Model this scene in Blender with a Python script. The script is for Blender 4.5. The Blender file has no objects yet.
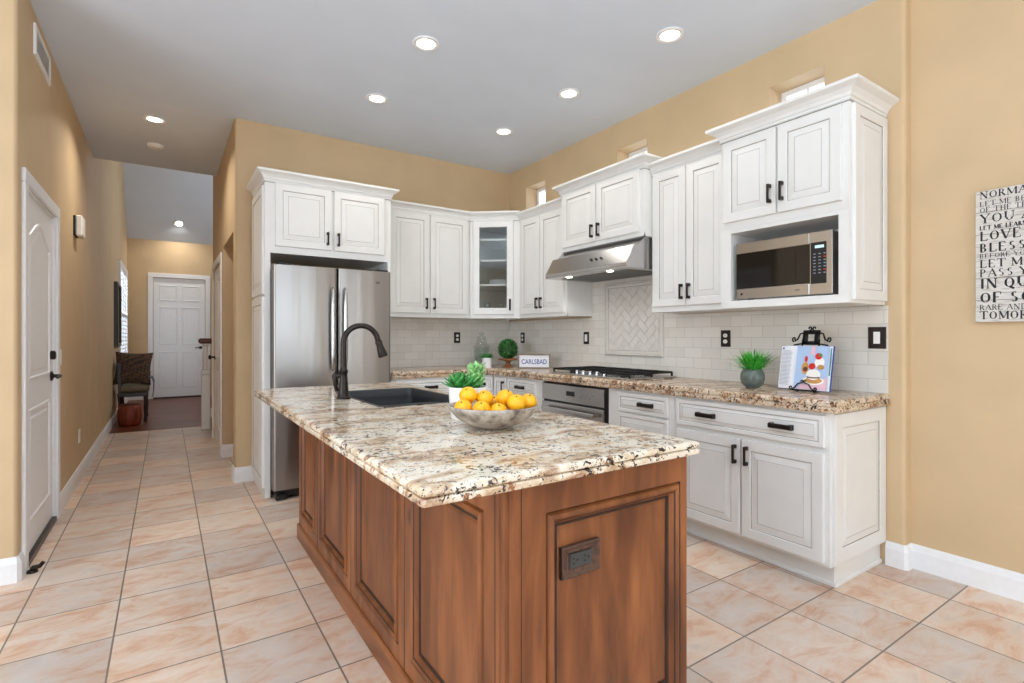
import bpy, bmesh, math, random
from mathutils import Vector, Matrix
random.seed(7)
S = bpy.context.scene
COL = S.collection
PI = math.pi

# ------------------------------------------------------------------ camera
YAW = math.atan(346 / 519.0)
cd = bpy.data.cameras.new('camera'); cam = bpy.data.objects.new('camera', cd); COL.objects.link(cam)
cam.location = (0, 0, 1.25); cam.rotation_euler = (PI / 2, 0, -YAW)
cd.sensor_width = 36; cd.lens = 519 / 1024 * 36; cd.shift_y = -5 / 1024; cd.clip_start = .02
S.camera = cam

# ------------------------------------------------------------------ world, lights, exposure
W = bpy.data.worlds.new('world'); S.world = W; W.use_nodes = True
bg = W.node_tree.nodes['Background']
bg.inputs['Color'].default_value = (.80, .90, 1.0, 1); bg.inputs['Strength'].default_value = 5
S.view_settings.view_transform = 'Standard'; S.view_settings.look = 'None'
S.view_settings.exposure = -0.09; S.view_settings.gamma = 1; S.view_settings.use_curve_mapping = False
S.cycles.max_bounces = 10; S.cycles.diffuse_bounces = 6; S.cycles.glossy_bounces = 5
S.cycles.transparent_max_bounces = 10; S.cycles.transmission_bounces = 8
S.cycles.sample_clamp_indirect = 6; S.cycles.use_denoising = True

def area(name, loc, rot, sx, sy, power, color=(1, 1, 1)):
    l = bpy.data.lights.new(name, 'AREA'); l.shape = 'RECTANGLE'; l.size = sx; l.size_y = sy
    l.energy = power; l.color = color
    o = bpy.data.objects.new(name, l); COL.objects.link(o); o.location = loc; o.rotation_euler = rot
    return o
# daylight through the big windows of the family room behind the camera and to its left
area('daylight_rear_window', (1.2, -3.95, 1.5), (PI / 2, 0, PI), 4.0, 2.3, 12, (.78, .89, 1))
area('daylight_side_window', (-3.9, 0.6, 1.55), (PI / 2, 0, -PI / 2), 3.6, 2.2, 80, (.78, .89, 1))
# added unseen fill aimed at the ceiling, standing in for a bounced flash
area('bounce_fill', (-.1, -.2, 2.05), (PI, 0, 0), .9, .9, 125, (.78, .89, 1))
# added fill light brightening the entry from the right; no window stands behind it
area('entry_fill', (2.35, 9.8, 3.2), (0, PI / 2, 0), 1.4, 1.6, 45, (.84, .92, 1))

def spot_down(loc, power, size=.12, color=(1, .95, .88), ang=None):
    l = bpy.data.lights.new('recessed_bulb', 'AREA'); l.shape = 'DISK'; l.size = size; l.energy = power; l.color = color
    l.spread = math.radians(ang or 140)
    o = bpy.data.objects.new('recessed_bulb', l); COL.objects.link(o); o.location = loc
    return o

# ------------------------------------------------------------------ materials
def lin(c):
    return tuple(((v / 255) / 12.92 if v / 255 <= .04045 else ((v / 255 + .055) / 1.055) ** 2.4) for v in c) + (1,)
class NT:
    def __init__(s, name, rough=.5, metal=0, col=None, spec=.5):
        s.m = bpy.data.materials.new(name); s.m.use_nodes = True
        s.n = s.m.node_tree.nodes; s.l = s.m.node_tree.links
        s.b = s.n['Principled BSDF']
        s.b.inputs['Roughness'].default_value = rough; s.b.inputs['Metallic'].default_value = metal
        s.b.inputs['Specular IOR Level'].default_value = spec
        if col: s.b.inputs['Base Color'].default_value = lin(col)
    def node(s, t, **kw):
        n = s.n.new(t)
        for k, v in kw.items(): setattr(n, k, v)
        return n
    def link(s, a, b): s.l.new(a, b)
    def coord(s, scale=(1, 1, 1), loc=(0, 0, 0), rot=(0, 0, 0)):
        g = s.node('ShaderNodeNewGeometry'); mp = s.node('ShaderNodeMapping')
        mp.inputs['Scale'].default_value = scale; mp.inputs['Location'].default_value = loc; mp.inputs['Rotation'].default_value = rot
        s.link(g.outputs['Position'], mp.inputs['Vector']); return mp.outputs['Vector']
    def noise(s, vec, scale, detail=4, rough=.5, dist=0):
        n = s.node('ShaderNodeTexNoise'); n.inputs['Scale'].default_value = scale; n.inputs['Detail'].default_value = detail
        n.inputs['Roughness'].default_value = rough; n.inputs['Distortion'].default_value = dist
        if vec is not None: s.link(vec, n.inputs['Vector'])
        return n.outputs['Fac']
    def ramp(s, fac, stops, interp='LINEAR'):
        r = s.node('ShaderNodeValToRGB'); r.color_ramp.interpolation = interp
        e = r.color_ramp.elements
        while len(e) < len(stops): e.new(.5)
        for i, (p, c) in enumerate(stops):
            e[i].position = p; e[i].color = lin(c) if len(c) == 3 else c
        s.link(fac, r.inputs['Fac']); return r.outputs['Color']
    def mix(s, fac, a, b, mode='MIX'):
        m = s.node('ShaderNodeMix', data_type='RGBA', blend_type=mode)
        for i, v in ((0, fac), (6, a), (7, b)):
            if hasattr(v, 'is_linked') or hasattr(v, 'links'): s.link(v, m.inputs[i])
            else: m.inputs[i].default_value = v if i == 0 else (lin(v) if len(v) == 3 else v)
        return m.outputs[2]
    def bump(s, h, strength=.2, dist=.01):
        b = s.node('ShaderNodeBump'); b.inputs['Strength'].default_value = strength; b.inputs['Distance'].default_value = dist
        s.link(h, b.inputs['Height']); s.link(b.outputs['Normal'], s.b.inputs['Normal'])
    def base(s, c): s.link(c, s.b.inputs['Base Color'])

M = {}
def plain(key, col, rough=.5, metal=0, spec=.5, vary=.06, sc=30, name=None):
    t = NT(name or key, rough, metal, None, spec)
    v = t.noise(t.coord(), sc, 3)
    d = tuple(max(0, int(c * (1 - vary))) for c in col); u = tuple(min(255, int(c * (1 + vary * .6))) for c in col)
    t.base(t.ramp(v, [(.3, d), (.7, u)])); M[key] = t.m; return t

t = plain('wall_paint', (206, 179, 140), .62, vary=.025, sc=3); t.bump(t.noise(t.coord(), 90, 3), .08, .004)
t = plain('ceiling_paint', (214, 222, 232), .9, vary=.01, sc=3)
plain('white_trim', (236, 236, 236), .4, vary=.01)
plain('cabinet_paint', (228, 227, 223), .38, vary=.012, sc=8)
plain('glaze', (150, 143, 133), .5, vary=.1)
plain('bronze', (46, 38, 34), .32, .55, vary=.25, sc=60)
plain('bronze_plate', (92, 68, 56), .4, .3, vary=.2, sc=80)
plain('receptacle_grey', (58, 60, 60), .4)
plain('black_glass', (14, 14, 15), .06, 0, .6, vary=.02)
plain('black_iron', (24, 22, 21), .45, .5, vary=.2)
plain('black_plastic', (18, 18, 19), .35, vary=.1)
plain('dark_void', (30, 29, 28), .8, vary=.1)
plain('sink_composite', (44, 45, 48), .5, vary=.15, sc=250)
plain('white_ceramic', (240, 240, 238), .25, vary=.01)
plain('white_plastic', (235, 233, 226), .4, vary=.01)
plain('cast_iron', (25, 25, 26), .6, .2, vary=.15)
plain('chrome', (215, 217, 220), .15, 1, vary=.02)
plain('paper', (240, 240, 244), .7, vary=.01)
plain('print_grey', (150, 152, 165), .8, vary=.05)
plain('navy_ink', (52, 82, 150), .7, vary=.05)
plain('black_ink', (35, 34, 36), .8, vary=.2, sc=200)
plain('brown_leather', (96, 50, 30), .45, vary=.2)
plain('olive_fabric', (120, 110, 88), .95, vary=.1, sc=120)
plain('dark_wood', (42, 26, 20), .35, vary=.3)
plain('mahogany', (92, 44, 30), .3, vary=.2)
plain('blue_grey_cloth', (120, 128, 150), .9, vary=.15)
plain('carpet', (150, 128, 98), 1, vary=.1, sc=200)
plain('white_rubber', (225, 225, 225), .6, vary=.02)
plain('badge', (110, 108, 106), .35, .6)
plain('berry', (215, 40, 30), .35); plain('cream', (250, 244, 236), .6, vary=.01); plain('pastry', (206, 152, 82), .7, vary=.15)
plain('page_blue', (176, 200, 232), .7, vary=.04, sc=8); plain('page_pink', (240, 196, 208), .7, vary=.03)
plain('teal_photo', (60, 140, 150), .7, vary=.2)
plain('led', (120, 170, 190), .4)
plain('leaf_green', (66, 146, 66), .5, vary=.3, sc=50)
plain('grass_green', (64, 168, 50), .5, vary=.5, sc=25)
plain('dark_leaf', (48, 96, 42), .55, vary=.5, sc=50)
plain('pale_leaf', (140, 196, 120), .5, vary=.25, sc=40)
plain('grey_glaze', (104, 116, 108), .25, vary=.15, sc=25)
plain('soil', (60, 44, 32), 1, vary=.3)
plain('stain_groove', (48, 25, 15), .5, vary=.2)
plain('inner_liner', (196, 192, 184), .6)

def emis(key, col, strength):
    t = NT(key); t.b.inputs['Base Color'].default_value = lin(col)
    t.b.inputs['Emission Color'].default_value = lin(col); t.b.inputs['Emission Strength'].default_value = strength; M[key] = t.m
emis('lamp_glow', (255, 246, 230), 9.0)
emis('display_glow', (190, 225, 235), .5)

def glass(key, tint, rough=.0, refl=.12):
    m = bpy.data.materials.new(key); m.use_nodes = True; n = m.node_tree.nodes; l = m.node_tree.links
    n.clear(); o = n.new('ShaderNodeOutputMaterial'); a = n.new('ShaderNodeBsdfTransparent'); a.inputs['Color'].default_value = tint
    g = n.new('ShaderNodeBsdfGlossy'); g.inputs['Roughness'].default_value = rough
    lw = n.new('ShaderNodeLayerWeight'); lw.inputs['Blend'].default_value = .25
    f = n.new('ShaderNodeMapRange'); f.inputs[3].default_value = .05; f.inputs[4].default_value = refl; l.new(lw.outputs['Facing'], f.inputs[0])
    mx = n.new('ShaderNodeMixShader'); l.new(f.outputs[0], mx.inputs[0]); l.new(a.outputs[0], mx.inputs[1]); l.new(g.outputs[0], mx.inputs[2])
    l.new(mx.outputs[0], o.inputs['Surface']); M[key] = m
glass('clear_glass', (.93, .95, .95, 1), refl=.5); glass('window_glass', (.97, .98, 1, 1), refl=.3); glass('jar_glass', (.90, .93, .92, 1), refl=.45)

# ceramic floor tile, 36 cm grid
TP = .3645
t = NT('floor_tile', .38, 0, None, .4)
br = t.node('ShaderNodeTexBrick'); br.offset = 0; br.squash = 1
br.inputs['Scale'].default_value = 1; br.inputs['Brick Width'].default_value = TP; br.inputs['Row Height'].default_value = TP
br.inputs['Mortar Size'].default_value = .0036; br.inputs['Mortar Smooth'].default_value = .1
br.inputs['Color1'].default_value = (0, 0, 0, 1); br.inputs['Color2'].default_value = (1, 1, 1, 1); br.inputs['Mortar'].default_value = (.5, .5, .5, 1)
t.link(t.coord(loc=(.546 + TP * 40, -1.262 + TP * 40, 0)), br.inputs['Vector'])
c1 = t.noise(t.coord(scale=(1.2, 2.6, 1)), 3.4, 8, .70, .8)
c2 = t.noise(t.coord(loc=(4, 9, 0)), 6, 6, .6, .3)
cl = t.ramp(c1, [(.32, (212, 206, 202)), (.45, (230, 221, 210)), (.54, (228, 202, 180)), (.63, (216, 168, 136)), (.74, (202, 148, 114))])
cl2 = t.ramp(c2, [(.36, (232, 227, 222)), (.64, (216, 188, 164))])
cc = t.mix(.35, cl, cl2)
tv = t.ramp(br.outputs['Color'], [(0, (255, 244, 232)), (1, (222, 218, 218))])
cc = t.mix(1.0, cc, tv, 'MULTIPLY')
cc = t.mix(br.outputs['Fac'], cc, (128, 116, 104)); t.base(cc)
inv = t.node('ShaderNodeMath', operation='SUBTRACT'); inv.inputs[0].default_value = 1; t.link(br.outputs['Fac'], inv.inputs[1])
t.bump(inv.outputs[0], .5, .003); M['floor_tile'] = t.m

# dark plank floor of the entry
t = NT('entry_wood', .34, 0, None, .3)
br = t.node('ShaderNodeTexBrick'); br.offset = .37
br.inputs['Scale'].default_value = 1; br.inputs['Brick Width'].default_value = 1.1; br.inputs['Row Height'].default_value = .12; br.inputs['Mortar Size'].default_value = .0012
br.inputs['Color1'].default_value = lin((104, 54, 34)); br.inputs['Color2'].default_value = lin((132, 72, 44)); br.inputs['Mortar'].default_value = lin((40, 22, 16))
t.link(t.coord(), br.inputs['Vector'])
g = t.ramp(t.noise(t.coord(scale=(2, 30, 1)), 3, 5), [(.3, (190, 180, 175)), (.7, (255, 255, 255))])
t.base(t.mix(1, br.outputs['Color'], g, 'MULTIPLY')); M['entry_wood'] = t.m

# granite: cream ground, rust clouds, black and garnet flecks
def granite(key, cream, tan, brown, flecks):
    t = NT(key, .12, 0, None, .5)
    a = t.noise(t.coord(scale=(.8, 1.5, 1.2), rot=(0, 0, .5)), 7, 7, .62, 1.0)
    base = t.ramp(a, [(.34, cream), (.47, cream), (.55, tan), (.63, brown), (.74, (104, 74, 54))])
    m = t.noise(t.coord(loc=(2, 6, 1)), 55, 5, .7, .3)          # fine mottling
    base = t.mix(t.ramp(m, [(.50, (0, 0, 0)), (.62, (150, 150, 150))]), base, (244, 238, 226))
    base = t.mix(t.ramp(m, [(.34, (190, 190, 190)), (.44, (0, 0, 0))]), base, tan)
    def fleck(sc, loc, lo, col, base):
        d = t.noise(t.coord(loc=loc), sc, 4, .6, .5); e = t.noise(t.coord(loc=(loc[1], loc[0], 9)), sc * .2, 2, .5)
        q = t.node('ShaderNodeMath', operation='MULTIPLY_ADD'); t.link(e, q.inputs[0]); q.inputs[1].default_value = .5; t.link(d, q.inputs[2])
        return t.mix(t.ramp(q.outputs[0], [(lo, (0, 0, 0)), (lo + .025, (255, 255, 255))]), base, col)
    base = fleck(38, (5, 1, 2), .87 - flecks, (150, 104, 72), base)
    base = fleck(60, (1, 8, 4), .87 - flecks, (92, 58, 42), base)
    base = fleck(46, (7, 3, 4), .885 - flecks, (48, 36, 32), base)
    base = fleck(95, (3, 4, 8), .865 - flecks, (62, 52, 50), base)
    t.base(base); M[key] = t.m
granite('granite_island', (226, 214, 194), (208, 182, 148), (164, 126, 94), -.008)
granite('granite_counter', (212, 192, 166), (190, 156, 122), (150, 112, 82), .012)

# stained knotty alder: grain runs up the piece
def alder(key, axis='Z'):
    t = NT(key, .34, 0, None, .45)
    sc = {'Z': (6, 6, 1.1), 'Y': (6, 1.1, 6), 'X': (1.1, 6, 6)}[axis]
    a = t.noise(t.coord(scale=sc), 2.0, 6, .6, .8)
    b = t.noise(t.coord(scale=tuple(x * .25 for x in sc), loc=(3, 1, 7)), 3.2, 3, .5, 1.5)
    c = t.ramp(a, [(.22, (92, 54, 32)), (.5, (138, 84, 47)), (.78, (168, 108, 62))])
    d = t.ramp(b, [(.3, (160, 142, 130)), (.62, (255, 250, 245))])
    c = t.mix(1, c, d, 'MULTIPLY')
    vo = t.node('ShaderNodeTexVoronoi'); vo.inputs['Scale'].default_value = 3.4; vo.inputs['Randomness'].default_value = 1
    t.link(t.coord(scale=(1, 1, .8), loc=(.3, .55, .2)), vo.inputs['Vector'])
    k = t.ramp(vo.outputs['Distance'], [(.0, (255, 255, 255)), (.06, (190, 190, 190)), (.10, (0, 0, 0))])
    c = t.mix(k, c, (48, 24, 14))
    t.base(c); t.bump(a, .06, .003); M[key] = t.m
alder('alder'); alder('alder_y', 'Y'); alder('alder_x', 'X')
t = NT('cedar_drum', .5)
t.base(t.ramp(t.noise(t.coord(scale=(14, 14, 1)), 2, 4), [(.35, (92, 34, 20)), (.6, (156, 66, 36))])); M['cedar_drum'] = t.m
t = NT('turned_wood', .4)
t.base(t.ramp(t.noise(t.coord(scale=(2, 2, 12)), 4, 4), [(.35, (122, 74, 40)), (.65, (176, 116, 68))])); M['turned_wood'] = t.m
t = NT('weathered_wood', .8)
t.base(t.ramp(t.noise(t.coord(scale=(4, 4, 30)), 4, 4), [(.35, (118, 104, 90)), (.65, (164, 150, 132))])); M['weathered_wood'] = t.m

# brushed stainless
def steel(key, col, rough, sc, b=0):
    t = NT(key, rough, 1, col)
    a = t.noise(t.coord(scale=sc), 3, 3)
    r = t.node('ShaderNodeMapRange'); r.inputs[3].default_value = rough - .025; r.inputs[4].default_value = rough + .035
    t.link(a, r.inputs[0]); t.link(r.outputs[0], t.b.inputs['Roughness'])
    if b: w = t.noise(t.coord(scale=(5, 5, .25)), 1.2, 2); t.bump(w, b, .05)
    M[key] = t.m
steel('fridge_steel', (152, 148, 144), .30, (60, 60, .8), .12); steel('steel', (190, 188, 186), .25, (1, 1, 60))
plain('dark_steel', (70, 68, 66), .35, .9, vary=.1)

# handmade subway tile
def subway(key, along):
    t = NT(key, .18, 0, None, .5)
    g = t.node('ShaderNodeNewGeometry'); sp = t.node('ShaderNodeSeparateXYZ'); cb = t.node('ShaderNodeCombineXYZ')
    t.link(g.outputs['Position'], sp.inputs[0]); t.link(sp.outputs[along], cb.inputs[0])
    ad = t.node('ShaderNodeMath', operation='ADD'); ad.inputs[1].default_value = -.937 + .0765 * 20; t.link(sp.outputs['Z'], ad.inputs[0]); t.link(ad.outputs[0], cb.inputs[1])
    br = t.node('ShaderNodeTexBrick'); br.offset = .5; br.inputs['Scale'].default_value = 1
    br.inputs['Brick Width'].default_value = .155; br.inputs['Row Height'].default_value = .0765; br.inputs['Mortar Size'].default_value = .0016; br.inputs['Mortar Smooth'].default_value = .4
    br.inputs['Color1'].default_value = lin((216, 210, 200)); br.inputs['Color2'].default_value = lin((226, 221, 212)); br.inputs['Mortar'].default_value = lin((190, 183, 172))
    t.link(cb.outputs[0], br.inputs['Vector']); t.base(br.outputs['Color'])
    inv = t.node('ShaderNodeMath', operation='SUBTRACT'); inv.inputs[0].default_value = 1; t.link(br.outputs['Fac'], inv.inputs[1])
    n = t.noise(t.coord(), 14, 2); s2 = t.node('ShaderNodeMath', operation='MULTIPLY_ADD'); t.link(n, s2.inputs[0]); s2.inputs[1].default_value = .9; t.link(inv.outputs[0], s2.inputs[2])
    t.bump(s2.outputs[0], .35, .003); M[key] = t.m
subway('subway_tile_x', 'X'); subway('subway_tile_y', 'Y')
plain('tile_glaze', (218, 212, 203), .18, vary=.03, sc=15)
plain('tile_grout', (192, 185, 174), .8)

# stone bowl, orange peel, pillow weave
t = NT('stone_bowl', .55)
t.base(t.ramp(t.noise(t.coord(), 22, 6, .65), [(.32, (92, 80, 70)), (.5, (168, 156, 142)), (.7, (204, 196, 184))])); M['stone_bowl'] = t.m
t = plain('orange_peel', (255, 180, 14), .38, vary=.05, sc=20); t.bump(t.noise(t.coord(), 320, 2), .25, .002)
plain('orange_navel', (96, 110, 40), .7)
t = NT('pillow_weave', .9)
ck = t.node('ShaderNodeTexChecker'); ck.inputs['Scale'].default_value = 26; ck.inputs['Color1'].default_value = lin((96, 74, 52)); ck.inputs['Color2'].default_value = lin((44, 34, 36))
t.link(t.coord(rot=(.3, .5, .6)), ck.inputs['Vector'])
t.base(t.mix(.35, ck.outputs['Color'], t.ramp(t.noise(t.coord(), 40, 3), [(.4, (40, 34, 50)), (.6, (130, 100, 62))]))); M['pillow_weave'] = t.m
t = NT('sign_boards', .75)
t.base(t.ramp(t.noise(t.coord(scale=(1, 3, 26)), 5, 5, .7), [(.30, (140, 132, 124)), (.46, (206, 200, 192)), (.8, (226, 222, 216))])); M['sign_boards'] = t.m

# ------------------------------------------------------------------ mesh helpers
class MB:
    def __init__(s): s.v = []; s.f = []; s.m = []; s.mats = []
    def mi(s, k):
        if k not in s.mats: s.mats.append(k)
        return s.mats.index(k)
    def add(s, vs, fs, k):
        o = len(s.v); s.v += [tuple(v) for v in vs]; i = s.mi(k)
        for f in fs: s.f.append(tuple(o + a for a in f)); s.m.append(i)
    def box(s, x0, x1, y0, y1, z0, z1, k, c=0):
        x0, x1 = min(x0, x1), max(x0, x1); y0, y1 = min(y0, y1), max(y0, y1); z0, z1 = min(z0, z1), max(z0, z1)
        if c <= 0:
            vs = [(x, y, z) for z in (z0, z1) for y in (y0, y1) for x in (x0, x1)]
            s.add(vs, [(0, 2, 3, 1), (4, 5, 7, 6), (0, 1, 5, 4), (1, 3, 7, 5), (3, 2, 6, 7), (2, 0, 4, 6)], k); return
        c = min(c, (x1 - x0) / 2.01, (y1 - y0) / 2.01, (z1 - z0) / 2.01)
        P = [(x0, y0), (x1, y0), (x1, y1), (x0, y1)]
        def ring(i, z): return [(x0 + i, y0 + i, z), (x1 - i, y0 + i, z), (x1 - i, y1 - i, z), (x0 + i, y1 - i, z)]
        def oct(i, z):
            a, b, d, e = x0 + i, x1 - i, y0 + i, y1 - i
            return [(a + c - i, d, z), (b - c + i, d, z), (b, d + c - i, z), (b, e - c + i, z), (b - c + i, e, z), (a + c - i, e, z), (a, e - c + i, z), (a, d + c - i, z)]
        r = [oct(c * .98, z0), oct(0, z0 + c), oct(0, z1 - c), oct(c * .98, z1)]
        s.loft(r, k, True, True)
    def loft(s, rings, k, cap0=False, cap1=False, closed=True):
        n = len(rings[0]); vs = [p for r in rings for p in r]; fs = []; kk = k if isinstance(k, (list, tuple)) else None
        o = len(s.v); s.v += [tuple(p) for p in vs]
        for i in range(len(rings) - 1):
            mi = s.mi(kk[i] if kk else k)
            for j in range(n if closed else n - 1):
                a = i * n + j; b = i * n + (j + 1) % n
                s.f.append((o + a, o + b, o + b + n, o + a + n)); s.m.append(mi)
        if cap0: s.f.append(tuple(o + j for j in reversed(range(n)))); s.m.append(s.mi(kk[0] if kk else k))
        if cap1: s.f.append(tuple(o + (len(rings) - 1) * n + j for j in range(n))); s.m.append(s.mi(kk[-1] if kk else k))
    def lathe(s, c, prof, k, n=24, axis='Z', sx=1, sy=1):
        rings = []
        for r, h in prof:
            ring = []
            for j in range(n):
                a = 2 * PI * j / n; u, v = max(r, 1e-4) * math.cos(a) * sx, max(r, 1e-4) * math.sin(a) * sy
                ring.append({'Z': (c[0] + u, c[1] + v, c[2] + h), 'X': (c[0] + h, c[1] + u, c[2] + v), 'Y': (c[0] + v, c[1] + h, c[2] + u)}[axis])
            rings.append(ring)
        s.loft(rings, k, True, True)
    def tube(s, path, rad, k, n=10, cap=True):
        P = [Vector(p) for p in path]; R = rad if isinstance(rad, (list, tuple)) else [rad] * len(P)
        T = []
        for i in range(len(P)):
            d = P[min(i + 1, len(P) - 1)] - P[max(i - 1, 0)]; T.append(d.normalized())
        up = Vector((0, 0, 1)) if abs(T[0].z) < .9 else Vector((1, 0, 0))
        u = T[0].cross(up).normalized(); rings = []
        for i, p in enumerate(P):
            u = (u - T[i] * u.dot(T[i])).normalized(); w = T[i].cross(u)
            rings.append([tuple(p + (u * math.cos(2 * PI * j / n) + w * math.sin(2 * PI * j / n)) * R[i]) for j in range(n)])
        s.loft(rings, k, cap, cap)
    def sphere(s, c, r, k, n=16, m=10, sz=1):
        s.lathe(c, [(r * math.sin(PI * i / m), -r * sz * math.cos(PI * i / m)) for i in range(m + 1)], k, n)
    def bar(s, a, b, w, k, up=(0, 0, 1), h=None):
        a, b = Vector(a), Vector(b); d = (b - a).normalized(); U = d.cross(Vector(up))
        if U.length < 1e-4: U = d.cross(Vector((1, 0, 0)))
        U.normalize(); V = U.cross(d); h = h or w
        q = [U * w / 2 + V * h / 2, -U * w / 2 + V * h / 2, -U * w / 2 - V * h / 2, U * w / 2 - V * h / 2]
        s.loft([[tuple(a + x) for x in q], [tuple(b + x) for x in q]], k, True, True)
    # frame-local (u right, n out, z up)
    def fbox(s, F, u0, u1, n0, n1, z0, z1, k, c=0):
        a = F(u0, n0, z0); b = F(u1, n1, z1); s.box(a[0], b[0], a[1], b[1], a[2], b[2], k, c)
    def rings_rect(s, F, u0, u1, z0, z1, seq, k, ks=None, cap=True):
        # seq: [(inset, n)], rectangular rings
        R = [[F(u0 + i, n, z0 + i), F(u1 - i, n, z0 + i), F(u1 - i, n, z1 - i), F(u0 + i, n, z1 - i)] for i, n in seq]
        s.loft(R, ks or k, False, cap)
    def build(s, name, parent=None, loc=None, smooth=False, bevel=0, sub=0, auto=None):
        me = bpy.data.meshes.new(name)
        root = parent
        if parent is not None:
            off = Vector((0, 0, 0)); q = parent
            while q is not None: off += q.location; q = q.parent
        elif loc is not None: off = Vector(loc)
        else:
            xs, ys, zs = zip(*s.v); off = Vector(((min(xs) + max(xs)) / 2, (min(ys) + max(ys)) / 2, min(zs)))
        me.from_pydata([tuple(Vector(v) - off) for v in s.v], [], s.f)
        for k in s.mats: me.materials.append(M[k])
        me.polygons.foreach_set('material_index', s.m)
        bm = bmesh.new(); bm.from_mesh(me); bmesh.ops.recalc_face_normals(bm, faces=bm.faces); bm.to_mesh(me); bm.free()
        if smooth or auto: me.polygons.foreach_set('use_smooth', [True] * len(me.polygons))
        if auto: me.set_sharp_from_angle(angle=math.radians(auto))
        me.update()
        o = bpy.data.objects.new(name, me); COL.objects.link(o)
        if parent is not None: o.parent = parent; o.location = (0, 0, 0)
        else: o.location = off
        if bevel:
            b = o.modifiers.new('bevel', 'BEVEL'); b.width = bevel; b.segments = 2; b.limit_method = 'ANGLE'
        if sub:
            b = o.modifiers.new('sub', 'SUBSURF'); b.levels = sub; b.render_levels = sub
        return o

def thing(name, label, cat, loc, group=None):
    o = bpy.data.objects.new(name, None); COL.objects.link(o); o.location = loc; o.empty_display_size = .05
    o['label'] = label; o['category'] = cat
    if group: o['group'] = group
    return o
def tag(o, label, cat, group=None):
    o['label'] = label; o['category'] = cat
    if group: o['group'] = group
    return o
def struct(o): o['kind'] = 'structure'; return o
def offset_poly(P, ds):
    n = len(P); out = []
    def nor(i):
        a, b = P[i], P[(i + 1) % n]; dx, dy = b[0] - a[0], b[1] - a[1]; l = math.hypot(dx, dy); return (dy / l, -dx / l)
    for i in range(n):
        n1, n2 = nor(i - 1), nor(i); d1, d2 = ds[i - 1], ds[i]; det = n1[0] * n2[1] - n1[1] * n2[0]
        if abs(det) < 1e-6: out.append((P[i][0] + n1[0] * d1, P[i][1] + n1[1] * d1))
        else: out.append((P[i][0] + (d1 * n2[1] - d2 * n1[1]) / det, P[i][1] + (d2 * n1[0] - d1 * n2[0]) / det))
    return out
def sweep(mb, path, prof, k, side=1, cap=True):
    # path: open 2D polyline; prof: closed list of (offset to the right*side, z)
    n = len(path); rings = []
    def nor(i):
        a, b = path[i], path[i + 1]; dx, dy = b[0] - a[0], b[1] - a[1]; l = math.hypot(dx, dy); return (dy / l * side, -dx / l * side)
    for i in range(n):
        n1 = nor(max(i - 1, 0)); n2 = nor(min(i, n - 2)); mx, my = n1[0] + n2[0], n1[1] + n2[1]; l2 = (mx * mx + my * my) / 2
        mx, my = mx / l2, my / l2
        rings.append([(path[i][0] + mx * o, path[i][1] + my * o, z) for o, z in prof])
    mb.loft(rings, k, cap, cap)

# frames: u to the viewer's right, n towards the viewer
def FR(X):  return lambda u, n, z: (X - n, -u, z)            # faces -x; u = -y
def FB(Y):  return lambda u, n, z: (u, Y - n, z)             # faces -y; u = x
def FL(X):  return lambda u, n, z: (X + n, u, z)             # faces +x; u = y
def FD(ox, oy, ux, uy):                                       # general vertical plane
    nx, ny = uy, -ux
    return lambda u, n, z: (ox + ux * u + nx * n, oy + uy * u + ny * n, z)

def raised_panel(mb, F, u0, u1, z0, z1, n0, k='cabinet_paint', fr=.055, t=.02, gk='glaze', flat=False):
    seq = [(0, n0), (0, n0 + t - .003), (.003, n0 + t), (fr - .004, n0 + t), (fr, n0 + t - .003), (fr + .003, n0 + t - .007), (fr + .009, n0 + t - .007)]
    ks = [k, k, k, k, gk, k]
    w = min(u1 - u0, z1 - z0)
    bv = .03 if w - 2 * fr > .11 else .012
    seq += [(fr + .009 + bv, n0 + t - .002), (fr + .011 + bv, n0 + t - .0025), (fr + .012 + bv, n0 + t - .001)]; ks += [k, gk, k]
    mb.rings_rect(F, u0, u1, z0, z1, seq, k, ks + [k][:0])
def pull(F, parent, u, z, n, L=.105, vertical=True):
    mb = MB(); h = L / 2; w = .0065
    def bx(a0, a1, b0, b1, n0, n1):
        if vertical: mb.fbox(F, u + b0, u + b1, n0, n1, z + a0, z + a1, 'bronze', .002)
        else: mb.fbox(F, u + a0, u + a1, n0, n1, z + b0, z + b1, 'bronze', .002)
    bx(-h, h, -w, w, n + .022, n + .032)
    bx(-h, -h + .02, -w * 1.4, w * 1.4, n, n + .024); bx(h - .02, h, -w * 1.4, w * 1.4, n, n + .024)
    o = mb.build('handle', parent); o['label'] = 'dark bronze bar handle'; return o
def cup_pull(F, parent, u, z, n, L=.125):
    mb = MB(); h = L / 2
    mb.fbox(F, u - h, u + h, n + .020, n + .033, z - .012, z + .014, 'bronze', .004)
    mb.fbox(F, u - h, u - h + .022, n, n + .024, z - .014, z + .015, 'bronze', .003)
    mb.fbox(F, u + h - .022, u + h, n, n + .024, z - .014, z + .015, 'bronze', .003)
    o = mb.build('handle', parent); o['label'] = 'dark bronze drawer pull'; return o
def cab_door(F, parent, u0, u1, z0, z1, hu=None, hz=None, n=0, fr=.055):
    mb = MB(); raised_panel(mb, F, u0, u1, z0, z1, n, fr=fr); d = mb.build('door', parent)
    if hu is not None: pull(F, d, hu, hz, n + .02)
    return d
def cab_drawer(F, parent, u0, u1, z0, z1, pulls, n=0):
    mb = MB(); raised_panel(mb, F, u0, u1, z0, z1, n, fr=.026); d = mb.build('drawer', parent)
    for u in pulls: cup_pull(F, d, u, (z0 + z1) / 2, n + .02)
    return d
CROWN = [(0, -.005), (.006, -.005), (.006, .010), (.012, .014), (.016, .03), (.030, .048), (.052, .060), (.058, .064), (.058, .080), (0, .080)]
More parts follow.
